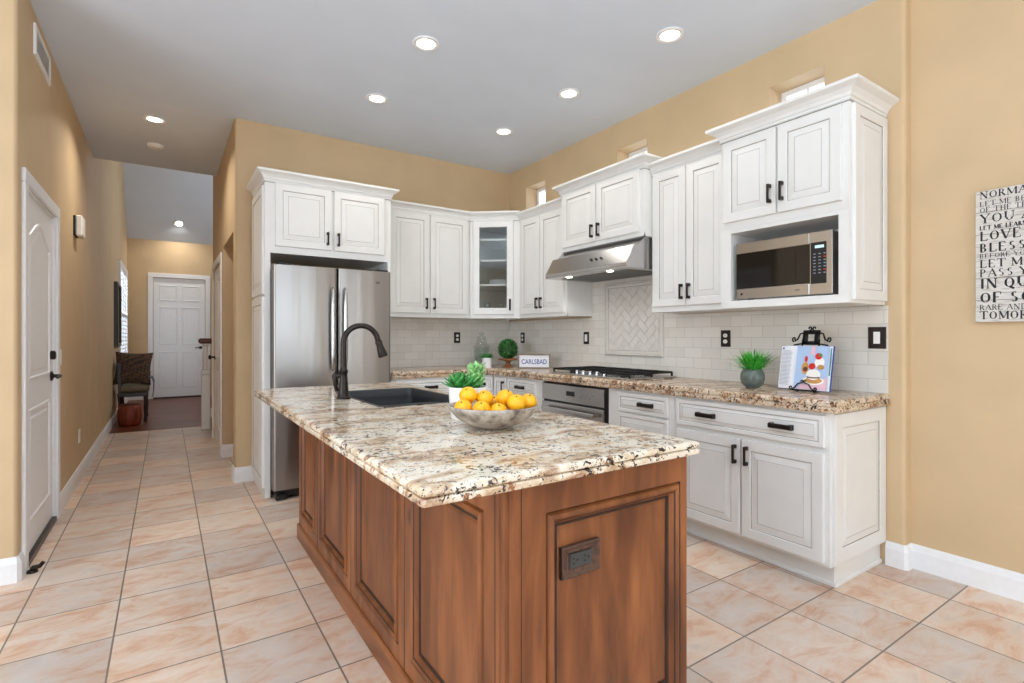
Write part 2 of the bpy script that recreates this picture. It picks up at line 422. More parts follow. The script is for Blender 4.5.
def crown(parent, path, z, side=1, k=1.0):
    mb = MB(); sweep(mb, path, [(o * k, z + h) for o, h in CROWN], 'cabinet_paint', side)
    sweep(mb, path, [(.0, z - .012), (.0025, z - .012), (.0025, z - .008), (0, z - .008)], 'glaze', side)
    return mb.build('crown_moulding', parent)

# ------------------------------------------------------------------ room shell
CZ = 3.12
XL, XR, XR2, YB = -.63, 3.295, 3.365, 5.0
def wall_grid(mb, axis, c0, c1, a0, a1, z0, z1, holes, k):
    A = sorted({a0, a1} | {h[0] for h in holes} | {h[1] for h in holes}); Z = sorted({z0, z1} | {h[2] for h in holes} | {h[3] for h in holes})
    for i in range(len(A) - 1):
        for j in range(len(Z) - 1):
            ca, cz = (A[i] + A[i + 1]) / 2, (Z[j] + Z[j + 1]) / 2
            if any(h[0] < ca < h[1] and h[2] < cz < h[3] for h in holes): continue
            if axis == 'X': mb.box(c0, c1, A[i], A[i + 1], Z[j], Z[j + 1], k)
            else: mb.box(A[i], A[i + 1], c0, c1, Z[j], Z[j + 1], k)

mb = MB(); mb.box(-4.2, 3.8, -4.2, 8.42, -.1, 0, 'floor_tile'); struct(mb.build('floor'))
mb = MB(); mb.box(-1.0, 2.6, 8.42, 12.9, -.1, .002, 'entry_wood'); struct(mb.build('floor_entry'))
mb = MB(); mb.box(-4.2, 3.8, -4.2, 6.95, CZ, CZ + .25, 'ceiling_paint'); struct(mb.build('ceiling'))
# entry ceiling: slopes from high near the kitchen down to the far wall
mb = MB()
mb.loft([[(-1, 12.70, CZ - .02), (-1, 9.5, 5.6), (-1, 6.7, 5.6), (-1, 6.7, 5.75), (-1, 9.6, 5.75), (-1, 12.9, CZ - .02)],
         [(2.6, 12.70, CZ - .02), (2.6, 9.5, 5.6), (2.6, 6.7, 5.6), (2.6, 6.7, 5.75), (2.6, 9.6, 5.75), (2.6, 12.9, CZ - .02)]], 'ceiling_paint', True, True)
mb.box(-1, 2.6, 6.80, 6.95, CZ + .25, 5.6, 'ceiling_paint')
struct(mb.build('ceiling_entry'))
# left wall with the garage door opening and shuttered window
mb = MB()
wall_grid(mb, 'X', XL - .15, XL, 3.62, 12.75, 0, 5.7, [(3.765, 4.665, 0, 2.055), (10.35, 12.1, .82, 2.42)], 'wall_paint')
wl = struct(mb.build('wall_left'))
mb = MB()
mb.box(-4.2, XL - .02, 3.60, 3.75, 0, CZ, 'wall_paint')
mb.lathe((XL - .02, 3.62, 0), [(.02, 0), (.02, CZ)], 'wall_paint', 20)
struct(mb.build('wall_front_left', auto=35))
# back wall behind the refrigerator, with its short return into the hall
mb = MB()
mb.box(.512, 3.5, YB, YB + .13, 0, CZ, 'wall_paint')
mb.lathe((.512, YB + .022, 0), [(.022, 0), (.022, CZ)], 'wall_paint', 20)
mb.box(.49, .53, YB + .022, YB + .13, 0, CZ, 'wall_paint')
struct(mb.build('wall_back', auto=35))
# right wall with three clerestory openings
WIN = [(4.315, 4.665, 2.54, 2.885), (2.935, 3.28, 2.54, 2.885), (1.555, 1.90, 2.54, 2.885)]
mb = MB(); wall_grid(mb, 'X', XR, XR + .24, 1.165, 5.13, 0, CZ, WIN, 'wall_paint')
mb.box(XR + .02, XR + .24, 1.145, 1.166, 0, CZ, 'wall_paint')
mb.lathe((XR + .02, 1.165, 0), [(.02, 0), (.02, CZ)], 'wall_paint', 20)
struct(mb.build('wall_right', auto=35))
mb = MB(); mb.box(XR2, XR2 + .2, -4.2, 1.15, 0, CZ, 'wall_paint'); struct(mb.build('wall_right_near'))
mb = MB(); wall_grid(mb, 'Y', -4.2, -4.0, -4.2, 3.6, 0, CZ, [(-.8, 3.2, .35, 2.65)], 'wall_paint'); struct(mb.build('wall_behind'))
mb = MB(); wall_grid(mb, 'X', -4.2, -4.0, -4.0, 3.6, 0, CZ, [(-1.2, 2.4, .45, 2.65)], 'wall_paint'); struct(mb.build('wall_far_left'))
# hall right wall: doorway to a side passage, a closed door, then the stair hall
mb = MB()
wall_grid(mb, 'X', .49, .61, YB + .13, 7.5, 0, 5.7, [(YB + .13, 6.12, 0, 2.17), (6.28, 7.36, 0, 2.06)], 'wall_paint')
wall_grid(mb, 'Y', 6.12, 6.24, .61, 1.8, 0, CZ, [], 'wall_paint')
mb.box(.61, 1.8, YB + .13, 6.24, 2.6, 2.7, 'ceiling_paint')
mb.box(1.8, 1.9, YB + .13, 6.24, 0, 2.7, 'wall_paint')
struct(mb.build('wall_hall_right'))
mb = MB()
wall_grid(mb, 'Y', 12.6, 12.75, -1, 2.6, 0, 3.4, [(-.21, .68, 0, 2.43)], 'wall_paint')
mb.box(2.5, 2.6, 7.4, 12.6, 0, 5.7, 'wall_paint'); mb.box(.61, 2.6, 7.4, 7.5, 0, 5.7, 'wall_paint')
struct(mb.build('wall_entry'))

# baseboards
BB = [(0, 0), (.016, 0), (.016, .095), (.012, .108), (.010, .118), (.006, .128), (0, .130)]
def baseboard(name, path, side):
    mb = MB(); sweep(mb, path, BB, 'white_trim', side); return struct(mb.build(name))
baseboard('baseboard_left', [(XL, 4.745), (XL, 12.6)], 1)
baseboard('baseboard_front_left', [(-4.0, 3.60), (XL - .006, 3.60), (XL, 3.606), (XL, 3.682)], 1)
baseboard('baseboard_right', [(XR, 1.232), (XR, 1.151), (XR + .006, 1.145), (XR2, 1.145), (XR2, -4.0)], 1)
baseboard('baseboard_hall', [(.634, YB), (.494, YB), (.49, YB + .004), (.49, YB + .13), (.612, YB + .13)], -1)
baseboard('baseboard_passage', [(1.7, 6.12), (.49, 6.12), (.49, 6.195)], -1)
baseboard('baseboard_entry', [(-.30, 12.6), (XL, 12.6)], -1)

# clerestory windows
for i, (y0, y1, z0, z1) in enumerate(WIN):
    mb = MB(); x = XR + .15
    for a in ((y0, y0 + .035, z0, z1), (y1 - .035, y1, z0, z1), (y0 + .035, y1 - .035, z0, z0 + .035), (y0 + .035, y1 - .035, z1 - .035, z1)):
        mb.box(x, x + .05, *a, 'white_trim')
    mb.box(x, x + .05, (y0 + y1) / 2 - .008, (y0 + y1) / 2 + .008, z0 + .035, z1 - .035, 'white_trim')
    w = struct(mb.build('window_%d' % (i + 1)))
    g = MB(); g.box(x + .022, x + .027, y0 + .03, y1 - .03, z0 + .03, z1 - .03, 'window_glass'); g.build('pane', w)

# recessed ceiling lights
def downlight(x, y, z, label, power, group='recessed ceiling lights', tilt=None):
    r = thing('recessed_light', label, 'ceiling light', (x, y, z), group)
    mb = MB(); mb.lathe((x, y, z), [(.058, -.002), (.085, -.001), (.088, -.006), (.080, -.010), (.060, -.009), (.058, -.002)], 'white_trim', 28)
    mb.build('trim_ring', r, smooth=True)
    mb = MB(); mb.lathe((x, y, z), [(.0, -.004), (.059, -.004), (.059, -.0045), (0, -.0045)], 'lamp_glow', 24); mb.build('lens', r)
    if tilt: r.rotation_euler = tilt
    spot_down((x, y, z - .012), power)
    return r
downlight(1.378, 3.055, CZ, 'recessed ceiling light above the island, nearest of the left pair', 3)
downlight(1.377, 3.973, CZ, 'recessed ceiling light in front of the refrigerator cabinet', 3)
downlight(2.595, 2.131, CZ, 'recessed ceiling light nearest the microwave cabinet, top right', 3)
downlight(2.575, 3.074, CZ, 'recessed ceiling light in front of the range hood cabinet', 3)
downlight(2.56, 3.975, CZ, 'recessed ceiling light nearest the kitchen corner', 3)
downlight(-.08, 5.415, CZ, 'recessed ceiling light in the hall beside the smoke detector', 11)
mb = MB()
sx, sy = .214, 12.2; sz = 5.6 - (sy - 9.5) * (5.6 - CZ + .02) / 3.2
downlight(sx, sy, sz, 'recessed ceiling light on the sloped entry ceiling', 14, tilt=(-math.atan2(5.6 - CZ, 3.2), 0, 0))
r = thing('smoke_detector', 'round white smoke detector on hall ceiling', 'smoke detector', (-.085, 6.15, CZ))
mb = MB(); mb.lathe((-.085, 6.15, CZ), [(.07, 0), (.07, -.012), (.055, -.03), (.03, -.036), (0, -.036)], 'white_plastic', 28); mb.build('housing', r, auto=40)
mb = MB(); mb.lathe((-.06, 6.13, CZ), [(.008, -.030), (.008, -.038), (0, -.038)], 'glaze', 10); mb.build('button', r)

# ------------------------------------------------------------------ island
IX0, IX1, IY0, IY1 = .686, 1.322, 1.02, 3.41
isl = thing('kitchen_island', 'stained knotty wood kitchen island base with recessed panels', 'kitchen island', ((IX0 + IX1) / 2, (IY0 + IY1) / 2, 0))
mb = MB()
mb.box(IX1 - .02, IX1, IY0 + .022, IY1, .0, .894, 'alder'); mb.box(IX0 + .022, IX1 - .02, IY1 - .02, IY1, .0, .894, 'alder'); mb.box(IX0 + .022, IX0 + .04, IY0 + .022, IY1 - .02, .0, .894, 'alder'); mb.box(IX0 + .04, IX1 - .02, IY0 + .022, IY0 + .04, .0, .894, 'alder'); mb.box(IX0 + .04, IX1 - .02, IY0 + .04, IY1 - .02, .09, .11, 'alder')
mb.build('carcass', isl)
mb = MB()
sk = [(0, 0), (.010, 0), (.010, .086), (.006, .092), (0, .094)]
sweep(mb, [(IX1, IY0), (IX0, IY0), (IX0, IY1), (IX1, IY1)], sk, 'alder_y', -1); mb.build('plinth', isl)
def wood_panel(F, u0, u1, z0, z1, fr_l, fr_r, top, bot, name='side_panel'):
    mb = MB(); t = .022
    # stiles and rails flush, then a moulding ridge down to a flat field
    def R(l, r, b, tt, n): return [F(u0 + l, n, z0 + b), F(u1 - r, n, z0 + b), F(u1 - r, n, z1 - tt), F(u0 + l, n, z1 - tt)]
    seq = [(0, 0, -.022), (0, 0, -.002), (.002, 1, 0)]
    rings = [R(0, 0, 0, 0, -t), R(0, 0, 0, 0, -.002), R(.002, .002, .002, .002, 0)]
    ks = ['alder', 'stain_groove']
    for i, (d, n, kk) in enumerate([(0, 0, 'alder'), (.004, -.006, 'stain_groove'), (.009, .004, 'alder'), (.018, .008, 'alder'), (.025, .003, 'alder'), (.029, .0, 'stain_groove'), (.038, -.012, 'alder'), (.043, -.017, 'stain_groove'), (.048, -.017, 'stain_groove'), (.056, -.013, 'alder')]):
        rings.append(R(fr_l + d, fr_r + d, bot + d, top + d, n)); ks.append(kk)
    mb.loft(rings, ks, False, True); return mb.build(name, isl)
F = FL(IX0); Fv = lambda u, n, z: (IX0 - n, -u, z)           # left long side faces -x, u = -y
ybs = [3.41, 2.94, 2.325, 1.70, 1.105]
for i in range(4):
    wood_panel(Fv, -ybs[i] + .001, -ybs[i + 1] - .001, .094, .894, .055, .055, .095, .06)
# fluted corner post
mb = MB()
prof = [(IX0 + .0195, IY0), (IX0 + .012, IY0), (IX0 + .002, IY0 + .006), (IX0, IY0 + .014), (IX0, IY0 + .022), (IX0 + .007, IY0 + .026), (IX0 - .004, IY0 + .034), (IX0 - .007, IY0 + .044), (IX0 - .004, IY0 + .054), (IX0 + .007, IY0 + .060), (IX0, IY0 + .066), (IX0, 1.104), (IX0 + .0195, 1.104)]
mb.loft([[(x, y, .094) for x, y in prof], [(x, y, .894) for x, y in prof]], 'alder', True, True); mb.build('corner_post', isl, auto=30)
wood_panel(FB(IY0), IX0 + .02, IX1 - .001, .094, .894, .075, .032, .080, .085, 'end_panel')
# outlet in the end panel
o = thing('power_outlet', 'bronze power outlet set in the island end panel', 'outlet', (.897, IY0, .635))
Fo = FB(IY0 + .012)
mb = MB(); mb.rings_rect(Fo, .832, .962, .632, .714, [(0, 0), (0, .012), (.004, .016), (.010, .012), (.016, .012), (.022, .007)], 'bronze_plate'); mb.build('cover_plate', o)
mb = MB(); mb.fbox(Fo, .860, .934, .006, .011, .655, .691, 'receptacle_grey', .001)
rcp = mb.build('receptacle', o)
for u in (.878, .916):
    for a in ((u - .010, u - .004, .0105, .0115, .678, .681), (u - .010, u - .004, .0105, .0115, .665, .668), (u + .003, u + .008, .0105, .0115, .671, .676)):
        mb = MB(); mb.fbox(Fo, *a, 'dark_void'); mb.build('slot', rcp)

# island top with sink cut-out
CX0, CX1, CY0, CY1, CT, CB = .436, 1.342, .985, 3.43, .935, .895
SX0, SX1, SY0, SY1 = .80, 1.25, 2.235, 2.99
mb = MB()
outl = [(CX0, CY0), (CX1, CY0), (CX1, CY1), (CX0, CY1)]
def roundrect(x0, x1, y0, y1, r, n=5):
    P = []
    for cx, cy, a in ((x0 + r, y0 + r, PI), (x1 - r, y0 + r, 1.5 * PI), (x1 - r, y1 - r, 0), (x0 + r, y1 - r, .5 * PI)):
        for i in range(n + 1): P.append((cx + r * math.cos(a + PI / 2 * i / n), cy + r * math.sin(a + PI / 2 * i / n)))
    return P
prof = [(-.02, CT - CB), (-.006, CT - CB), (-.001, .037), (0, .032), (0, .026), (-.003, .022), (-.009, .0205), (-.005, .019), (-.001, .016), (0, .011), (-.002, .005), (-.007, .0015), (-.013, 0), (-.02, 0)]
def rr(i, z): 
    return [(x, y, z) for x, y in roundrect(CX0 - i, CX1 + i, CY0 - i, CY1 + i, max(.002, .012 + i))]
rings = [rr(i, CT - d) for i, d in prof]
mb.loft(rings, 'granite_island')
hole = lambda z, g=0: [(x, y, z) for x, y in roundrect(SX0 - g, SX1 + g, SY0 - g, SY1 + g, .03 + g)]
mb.loft([rr(-.02, CT), hole(CT, .003), hole(CT - .003), hole(CB), rr(-.02, CB)], 'granite_island')
top = mb.build('island_countertop', auto=35)
tag(top, 'cream granite countertop with rust and black flecks on the wooden island', 'countertop')
# sink
sk_ = thing('kitchen_sink', 'dark grey composite double bowl sink set into the island granite', 'sink', ((SX0 + SX1) / 2, (SY0 + SY1) / 2, CB - .2))
mid = 2.60
mb = MB(); q0_ = lambda g, z: [(x, y, z) for x, y in roundrect(SX0 - g, SX1 + g, SY0 - g, SY1 + g, .03 + g)]
mb.loft([q0_(.010, CT + .0004), q0_(.009, CT + .0035), q0_(.001, CT + .0035), q0_(-.003, CT - .001), q0_(-.005, CB - .006), q0_(-.002, CB - .006), q0_(.001, CT + .0004)], 'sink_composite'); mb.build('rim', sk_, auto=50)
for y0, y1 in ((SY0 - .004, mid - .012), (mid + .012, SY1 + .004)):
    mb = MB()
    q = lambda i, z: [(x, y, z) for x, y in roundrect(SX0 - .004 + i, SX1 + .004 - i, y0 + i, y1 - i, .035)]
    mb.loft([q(-.008, CB - .001), q(0, CB - .004), q(.012, CB - .185), q(.03, CB - .2), q(.12, CB - .203)], 'sink_composite', False, True)
    b = mb.build('bowl', sk_, auto=50)
    mb = MB(); mb.lathe(((SX0 + SX1) / 2, (y0 + y1) / 2, CB - .2025), [(.045, 0), (.045, .004), (.03, .002), (0, .001)], 'chrome', 20); mb.build('drain', b, auto=40)
mb = MB(); mb.box(SX0, SX1, mid - .012, mid + .012, CB - .19, CB - .03, 'sink_composite', .008); mb.build('divider', sk_)
# faucet
fx_, fy_ = .748, 2.66
fa = thing('kitchen_faucet', 'dark bronze gooseneck pull-down faucet beside the island sink', 'faucet', (fx_, fy_, CT))
mb = MB(); mb.lathe((fx_, fy_, CT), [(.036, 0), (.036, .006), (.029, .014), (.026, .03), (.022, .07), (.019, .115), (.0195, .13), (.023, .135), (.023, .143), (.018, .148), (.0145, .16), (0, .16)], 'bronze', 24); mb.build('body', fa, auto=40)
pth = [(fx_, fy_, CT + .14 + i * .0235) for i in range(6)]
Rr = .086; cz = CT + .285
for i in range(0, 15):
    a = PI - i * (PI * .94) / 14; pth.append((fx_ + Rr + Rr * math.cos(a), fy_ - .02 * i / 14, cz + Rr * math.sin(a)))
pe = Vector(pth[-1]); pd = (pe - Vector(pth[-2])).normalized()
mb = MB(); mb.tube(pth + [tuple(pe + pd * .02)], .0145, 'bronze', 14); mb.build('spout', fa, smooth=True)
mb = MB(); s0 = pe + pd * .01
mb.tube([tuple(s0 + pd * d) for d in (0, .004, .012, .02, .045, .08, .086)], [.016, .019, .019, .0165, .020, .026, .023], 'bronze', 16); mb.build('spray_head', fa, auto=45)
mb = MB(); mb.tube([(fx_, fy_, CT + .115), (fx_ - .026, fy_ + .006, CT + .118), (fx_ - .040, fy_ + .01, CT + .12)], [.014, .014, .012], 'bronze', 12)
mb.tube([(fx_ - .030, fy_ + .01, CT + .140), (fx_ - .042, fy_ + .01, CT + .115), (fx_ - .040, fy_ + .008, CT + .075), (fx_ - .030, fy_ + .004, CT + .04)], [.010, .014, .009, .010], 'bronze', 10)
mb.build('lever', fa, smooth=True)

# bowl of oranges
bx, by = .945, 1.535
bo = thing('fruit_bowl', 'shallow grey stone bowl filled with oranges on the island', 'bowl', (bx, by, CT))
mb = MB(); mb.lathe((bx, by, CT), [(0, .001), (.045, 0), (.06, .004), (.095, .017), (.128, .038), (.150, .063), (.158, .076), (.154, .080), (.146, .072), (.120, .044), (.085, .023), (.04, .014), (0, .012)], 'stone_bowl', 40)
mb.build('basin', bo, smooth=True)
OR = []
Fd = Vector((math.sin(YAW), math.cos(YAW), 0)); Rd = Vector((math.cos(YAW), -math.sin(YAW), 0))
def orange(r, k, d, z, label):
    c = Vector((bx, by, 0)) + Rd * k + Fd * d
    o = thing('orange', label, 'orange', (c.x, c.y, z - r), 'oranges in the stone bowl')
    mb = MB(); mb.sphere((c.x, c.y, z), r, 'orange_peel', 24, 14, .96); mb.build('peel', o, smooth=True)
    mb = MB(); a = random.uniform(0, 6); p = Vector((c.x, c.y, z)); dr = Vector((-.35 * math.sin(a) - .2, -.5, .75)).normalized()
    mb.tube([tuple(p + dr * (r * .985)), tuple(p + dr * (r * .985 + .003))], [.003, .002], 'orange_navel', 8); mb.build('navel', o)
r_ = .0315
orange(r_, -.086, -.01, CT + .112, 'orange at the left, highest in the bowl')
orange(.030, -.030, .005, CT + .100, 'orange in the middle of the bowl beside the highest one')
orange(r_, .042, .0, CT + .101, 'upright orange right of the bowl middle')
orange(r_, .080, -.050, CT + .090, 'front orange between the upright and the rightmost ones')
orange(.030, .122, .002, CT + .088, 'rightmost orange at the bowl rim')
orange(.030, -.098, -.068, CT + .076, 'orange low at the left front of the bowl')
orange(.030, -.036, -.080, CT + .073, 'orange low at the front under the highest orange')
orange(.030, .02, -.070, CT + .064, 'orange mostly sunk behind the front rim of the bowl')
orange(.030, .0, .065, CT + .074, 'orange at the back of the bowl')
orange(.030, .07, .070, CT + .076, 'orange at the back right of the bowl')

def leaf(mb, base, dirv, L, w, k, curl=.3, up=Vector((0, 0, 1)), thick=.004):
    d = Vector(dirv).normalized(); s = d.cross(up)
    if s.length < 1e-3: s = Vector((1, 0, 0))
    s.normalize(); nn = s.cross(d).normalized()
    rings = []
    for i in range(6):
        f = i / 5; ww = w * math.sin(PI * (.12 + .86 * f)) ** .8; c = Vector(base) + d * L * f + nn * curl * L * f * f
        th = thick * (1 - .6 * f)
        rings.append([tuple(c + s * ww / 2), tuple(c + nn * th), tuple(c - s * ww / 2), tuple(c - nn * th)])
    mb.loft(rings, k, True, True)
# succulents in a white pot behind the bowl
px, py = .972, 1.765
pl = thing('succulent_pot', 'white pot of green succulents behind the orange bowl', 'potted plant', (px, py, CT))
mb = MB(); mb.lathe((px, py, CT), [(.064, 0), (.067, .004), (.076, .118), (.076, .122), (.070, .122), (.069, .11), (0, .108)], 'white_ceramic', 32); mb.build('pot', pl, auto=40)
mb = MB(); mb.lathe((px, py, CT + .106), [(.064, 0), (.06, .006), (0, .008)], 'soil', 20); mb.build('soil', pl)
mb = MB()
for (ox, n_, L) in ((-.035, 34, .075), (.01, 26, .06)):
    c = Vector((px, py, CT + .112)) + Rd * ox
    for i in range(n_):
        f = i / n_; a = i * 2.4; el = .15 + 1.2 * f
        leaf(mb, c + Vector((0, 0, .02 * f)), (math.cos(a) * math.cos(el), math.sin(a) * math.cos(el), math.sin(el)), L * (1 - .4 * f), .036, 'leaf_green', .15, thick=.005)
mb.build('rosette', pl, smooth=True)['label'] = 'green rosette leaves'
for k_, (ox, h) in enumerate(((.022, .082), (.042, .088), (.034, .066))):
    mb = MB(); c = Vector((px, py, CT + .11)) + Rd * ox + Fd * (.01 * k_)
    mb.tube([tuple(c), tuple(c + Vector((0, 0, h)))], .004, 'leaf_green', 6)
    for i in range(20):
        a = i * 2.4; z = h * (.2 + .8 * i / 20)
        leaf(mb, c + Vector((0, 0, z)), (math.cos(a), math.sin(a), .75), .036, .024, 'pale_leaf', .1, thick=.005)
    mb.build('stem', pl, smooth=True)['label'] = 'pale green leafy stem'

# ------------------------------------------------------------------ refrigerator and its cabinet
YF = 4.38
fc = thing('refrigerator_cabinet', 'tall white cabinet surround built around the steel refrigerator', 'cabinet', (1.13, 4.7, 0))
mb = MB(); mb.box(.632, .672, YF, YB - .002, 0, 2.46, 'cabinet_paint'); fp = mb.build('side_panel', fc)
Fs = lambda u, n, z: (.632 - n, -u, z)
for z0, z1 in ((.08, 1.56), (1.58, 2.42)):
    mb = MB(); raised_panel(mb, Fs, -YB + .03, -YF - .02, z0, z1, 0, t=.018, fr=.06); mb.build('panel', fp)
mb = MB(); mb.box(1.612, 1.640, YF, YB - .002, 0, 2.46, 'cabinet_paint'); mb.build('side_panel', fc)
mb = MB(); mb.box(.672, 1.612, YF, YB - .002, 1.90, 2.46, 'cabinet_paint'); mb.build('upper_body', fc)
F = FB(YF)
cab_door(F, fc, .705, 1.130, 1.955, 2.445, 1.098, 2.045)
cab_door(F, fc, 1.152, 1.580, 1.955, 2.445, 1.184, 2.045)
crown(fc, [(.632, YB - .002), (.632, YF), (1.64, YF), (1.64, 4.62)], 2.455, 1)

FY = 4.235
fr = thing('refrigerator', 'stainless steel side by side refrigerator with two tall doors', 'refrigerator', (1.12, 4.6, 0))
mb = MB(); mb.box(.690, 1.590, FY + .075, YB - .02, .03, 1.785, 'dark_steel', .006); mb.build('body', fr)
def fdoor(x0, x1):
    mb = MB(); P = []
    r = .022; n = 6
    pts = [(x0, FY + .07), (x0, FY + r)] + [(x0 + r - r * math.cos(PI / 2 * i / n), FY + r - r * math.sin(PI / 2 * i / n)) for i in range(1, n + 1)]
    pts += [(x1 - r + r * math.sin(PI / 2 * i / n), FY + r - r * math.cos(PI / 2 * i / n)) for i in range(n + 1)] + [(x1, FY + .07)]
    mb.loft([[(x, y, .085) for x, y in pts], [(x, y, 1.795) for x, y in pts]], 'fridge_steel', True, True)
    return mb.build('door', fr, auto=30)
dl, dr = fdoor(.668, 1.142), fdoor(1.150, 1.590)
for d, x in ((dl, 1.098), (dr, 1.196)):
    mb = MB(); y = FY - .045
    zz = [.98, 1.0, 1.1, 1.3, 1.5, 1.60, 1.64]
    mb.tube([(x, y + (.012 if z in (.98, 1.64) else 0), z) for z in zz], [.006, .012, .017, .019, .017, .012, .005], 'steel', 14)
    mb.tube([(x, FY + .005, 1.58), (x, y, 1.58)], .009, 'steel', 10); mb.tube([(x, FY + .005, 1.05), (x, y, 1.05)], .009, 'dark_steel', 10)
    h = mb.build('handle', d, smooth=True); h['label'] = 'long tapered steel handle'
mb = MB(); mb.box(1.455, 1.490, FY - .003, FY, 1.69, 1.708, 'badge', .002); mb.build('badge', dr)
for a in (.70, 1.47):
    mb = MB(); mb.box(a, a + .10, FY + .01, FY + .07, 1.796, 1.812, 'black_plastic', .006); mb.build('hinge_cover', fr)
mb = MB(); mb.box(.70, 1.58, FY + .06, FY + .12, .015, .085, 'black_plastic', .006); mb.box(.69, .78, FY + .02, FY + .09, 0, .05, 'black_plastic', .012); mb.build('toe_grille', fr)

# ------------------------------------------------------------------ wall cabinets
UB = 1.435
def upper_box(root, F, u0, u1, depth, z0, z1):
    mb = MB(); mb.fbox(F, u0, u1, -depth, 0, z0, z1, 'cabinet_paint', .0015)
    mb.fbox(F, u0, u1, -.018, .004, z0 - .0, z0 + .022, 'cabinet_paint', .0015)
    return mb.build('body', root)
YU = 4.655
c = thing('upper_cabinet', 'white double door wall cabinet between refrigerator and glass corner cabinet', 'cabinet', (2.1, 4.83, UB), 'white kitchen wall cabinets')
F = FB(YU); upper_box(c, F, 1.642, 2.584, YB - YU - .002, UB, 2.44)
cab_door(F, c, 1.735, 2.128, UB + .04, 2.425, 2.094, UB + .135); cab_door(F, c, 2.142, 2.548, UB + .04, 2.425, 2.176, UB + .135)
crown(c, [(1.642, YU), (2.592, YU)], 2.437, 1, .8)
# diagonal glass corner cabinet
A, B = (2.590, YU), (2.985, 4.335)
L = math.hypot(B[0] - A[0], B[1] - A[1]); ux, uy = (B[0] - A[0]) / L, (B[1] - A[1]) / L
Fc = FD(A[0], A[1], ux, uy)
c = thing('corner_cabinet', 'white diagonal corner wall cabinet with a glass door', 'cabinet', (2.98, 4.68, UB), 'white kitchen wall cabinets')
mb = MB()
poly = [A, B, (XR - .002, B[1]), (XR - .002, YB - .002), (A[0], YB - .002)]
inn = offset_poly(poly, [-.02] * 5)
mb.loft([[(x, y, UB) for x, y in poly], [(x, y, UB + .02) for x, y in poly]], 'cabinet_paint', True, True)
mb.loft([[(x, y, 2.42) for x, y in poly], [(x, y, 2.44) for x, y in poly]], 'cabinet_paint', True, True)
for i in (1, 2, 3, 4):
    q = [poly[i], poly[(i + 1) % 5], inn[(i + 1) % 5], inn[i]]
    mb.loft([[(x, y, UB + .02) for x, y in q], [(x, y, 2.42) for x, y in q]], 'cabinet_paint')
def wedge(u0, u1, z0, z1): 
    P = [Fc(u0, 0, 0), Fc(u1, 0, 0), Fc(u1, -.02, 0), Fc(u0, -.02, 0)]
    mb.loft([[(p[0], p[1], z0) for p in P], [(p[0], p[1], z1) for p in P]], 'cabinet_paint', True, True)
wedge(.0, .055, UB + .02, 2.42); wedge(L - .085, L, UB + .02, 2.42); wedge(.055, L - .055, UB + .02, UB + .05); wedge(.055, L - .055, 2.39, 2.42)
mb.build('body', c)
mb = MB(); du0, du1, dz0, dz1, fw = .032, L - .066, UB + .04, 2.425, .066
def fr_ring(i, n): return [Fc(du0 + i, n, dz0 + i), Fc(du1 - i, n, dz0 + i), Fc(du1 - i, n, dz1 - i), Fc(du0 + i, n, dz1 - i)]
mb.loft([fr_ring(0, .001), fr_ring(0, .018), fr_ring(.003, .021), fr_ring(fw - .006, .021), fr_ring(fw, .012), fr_ring(fw, .001), fr_ring(0, .001)], ['cabinet_paint'] * 4 + ['glaze', 'cabinet_paint'])
d = mb.build('door', c)
mb = MB(); P = [Fc(du0 + fw - .004, .006, dz0 + fw - .004), Fc(du1 - fw + .004, .006, dz0 + fw - .004), Fc(du1 - fw + .004, .006, dz1 - fw + .004), Fc(du0 + fw - .004, .006, dz1 - fw + .004)]
Q = [Fc(du0 + fw - .004, .009, dz0 + fw - .004), Fc(du1 - fw + .004, .009, dz0 + fw - .004), Fc(du1 - fw + .004, .009, dz1 - fw + .004), Fc(du0 + fw - .004, .009, dz1 - fw + .004)]
mb.loft([P, Q], 'clear_glass', True, True); mb.build('pane', d)
mb = MB(); hz = UB + .135
for a, b in ((Fc(du1 - .03, .02, hz - .05), Fc(du1 - .03, .045, hz - .05)), (Fc(du1 - .03, .02, hz + .05), Fc(du1 - .03, .045, hz + .05)), (Fc(du1 - .03, .047, hz - .058), Fc(du1 - .03, .047, hz + .058))):
    mb.bar(a, b, .013, 'bronze')
mb.build('handle', d)
shz = [UB + .335, UB + .585, UB + .80]
for z in shz:
    mb = MB(); q = offset_poly(poly, [-.035, -.022, -.022, -.022, -.022]); mb.loft([[(x, y, z) for x, y in q], [(x, y, z + .018) for x, y in q]], 'cabinet_paint', True, True); mb.build('shelf', c)
crown(c, [(A[0] - .004, A[1]), B], 2.437, 1, .8)
# what the corner cabinet holds
def lathe_thing(name, label, cat, c, prof, k, group=None, n=24, auto=40):
    mb = MB(); mb.lathe(c, prof, k, n); return tag(mb.build(name, None, c, auto=auto), label, cat, group)
for i in range(4):
    z = shz[0] + .018 + i * .012
    lathe_thing('plate', ['white plate at the bottom of the stack in the corner cabinet', 'white plate second from the bottom in the corner cabinet', 'white plate third from the bottom in the corner cabinet', 'white plate topmost in the corner cabinet stack'][i], 'plate',
                (2.93, 4.62, z), [(0, .001), (.06, 0), (.065, .004), (.115, .012), (.115, .015), (.063, .008), (0, .006)], 'white_ceramic', 'stacked plates behind glass')
for i, (x, y, r, h) in enumerate(((2.80, 4.66, .034, .15), (2.90, 4.56, .03, .13), (2.98, 4.50, .036, .10))):
    lathe_thing('drinking_glass', ['tall drinking glass at the left on the lowest corner cabinet shelf', 'drinking glass in the middle of the lowest corner cabinet shelf', 'short wide drinking glass on the lowest corner cabinet shelf'][i], 'glass', (x, y, UB + .0205), [(r * .8, 0), (r, h), (r - .003, h), (r * .8 - .003, .006), (0, .006)], 'jar_glass', 'glasses behind the glass door')

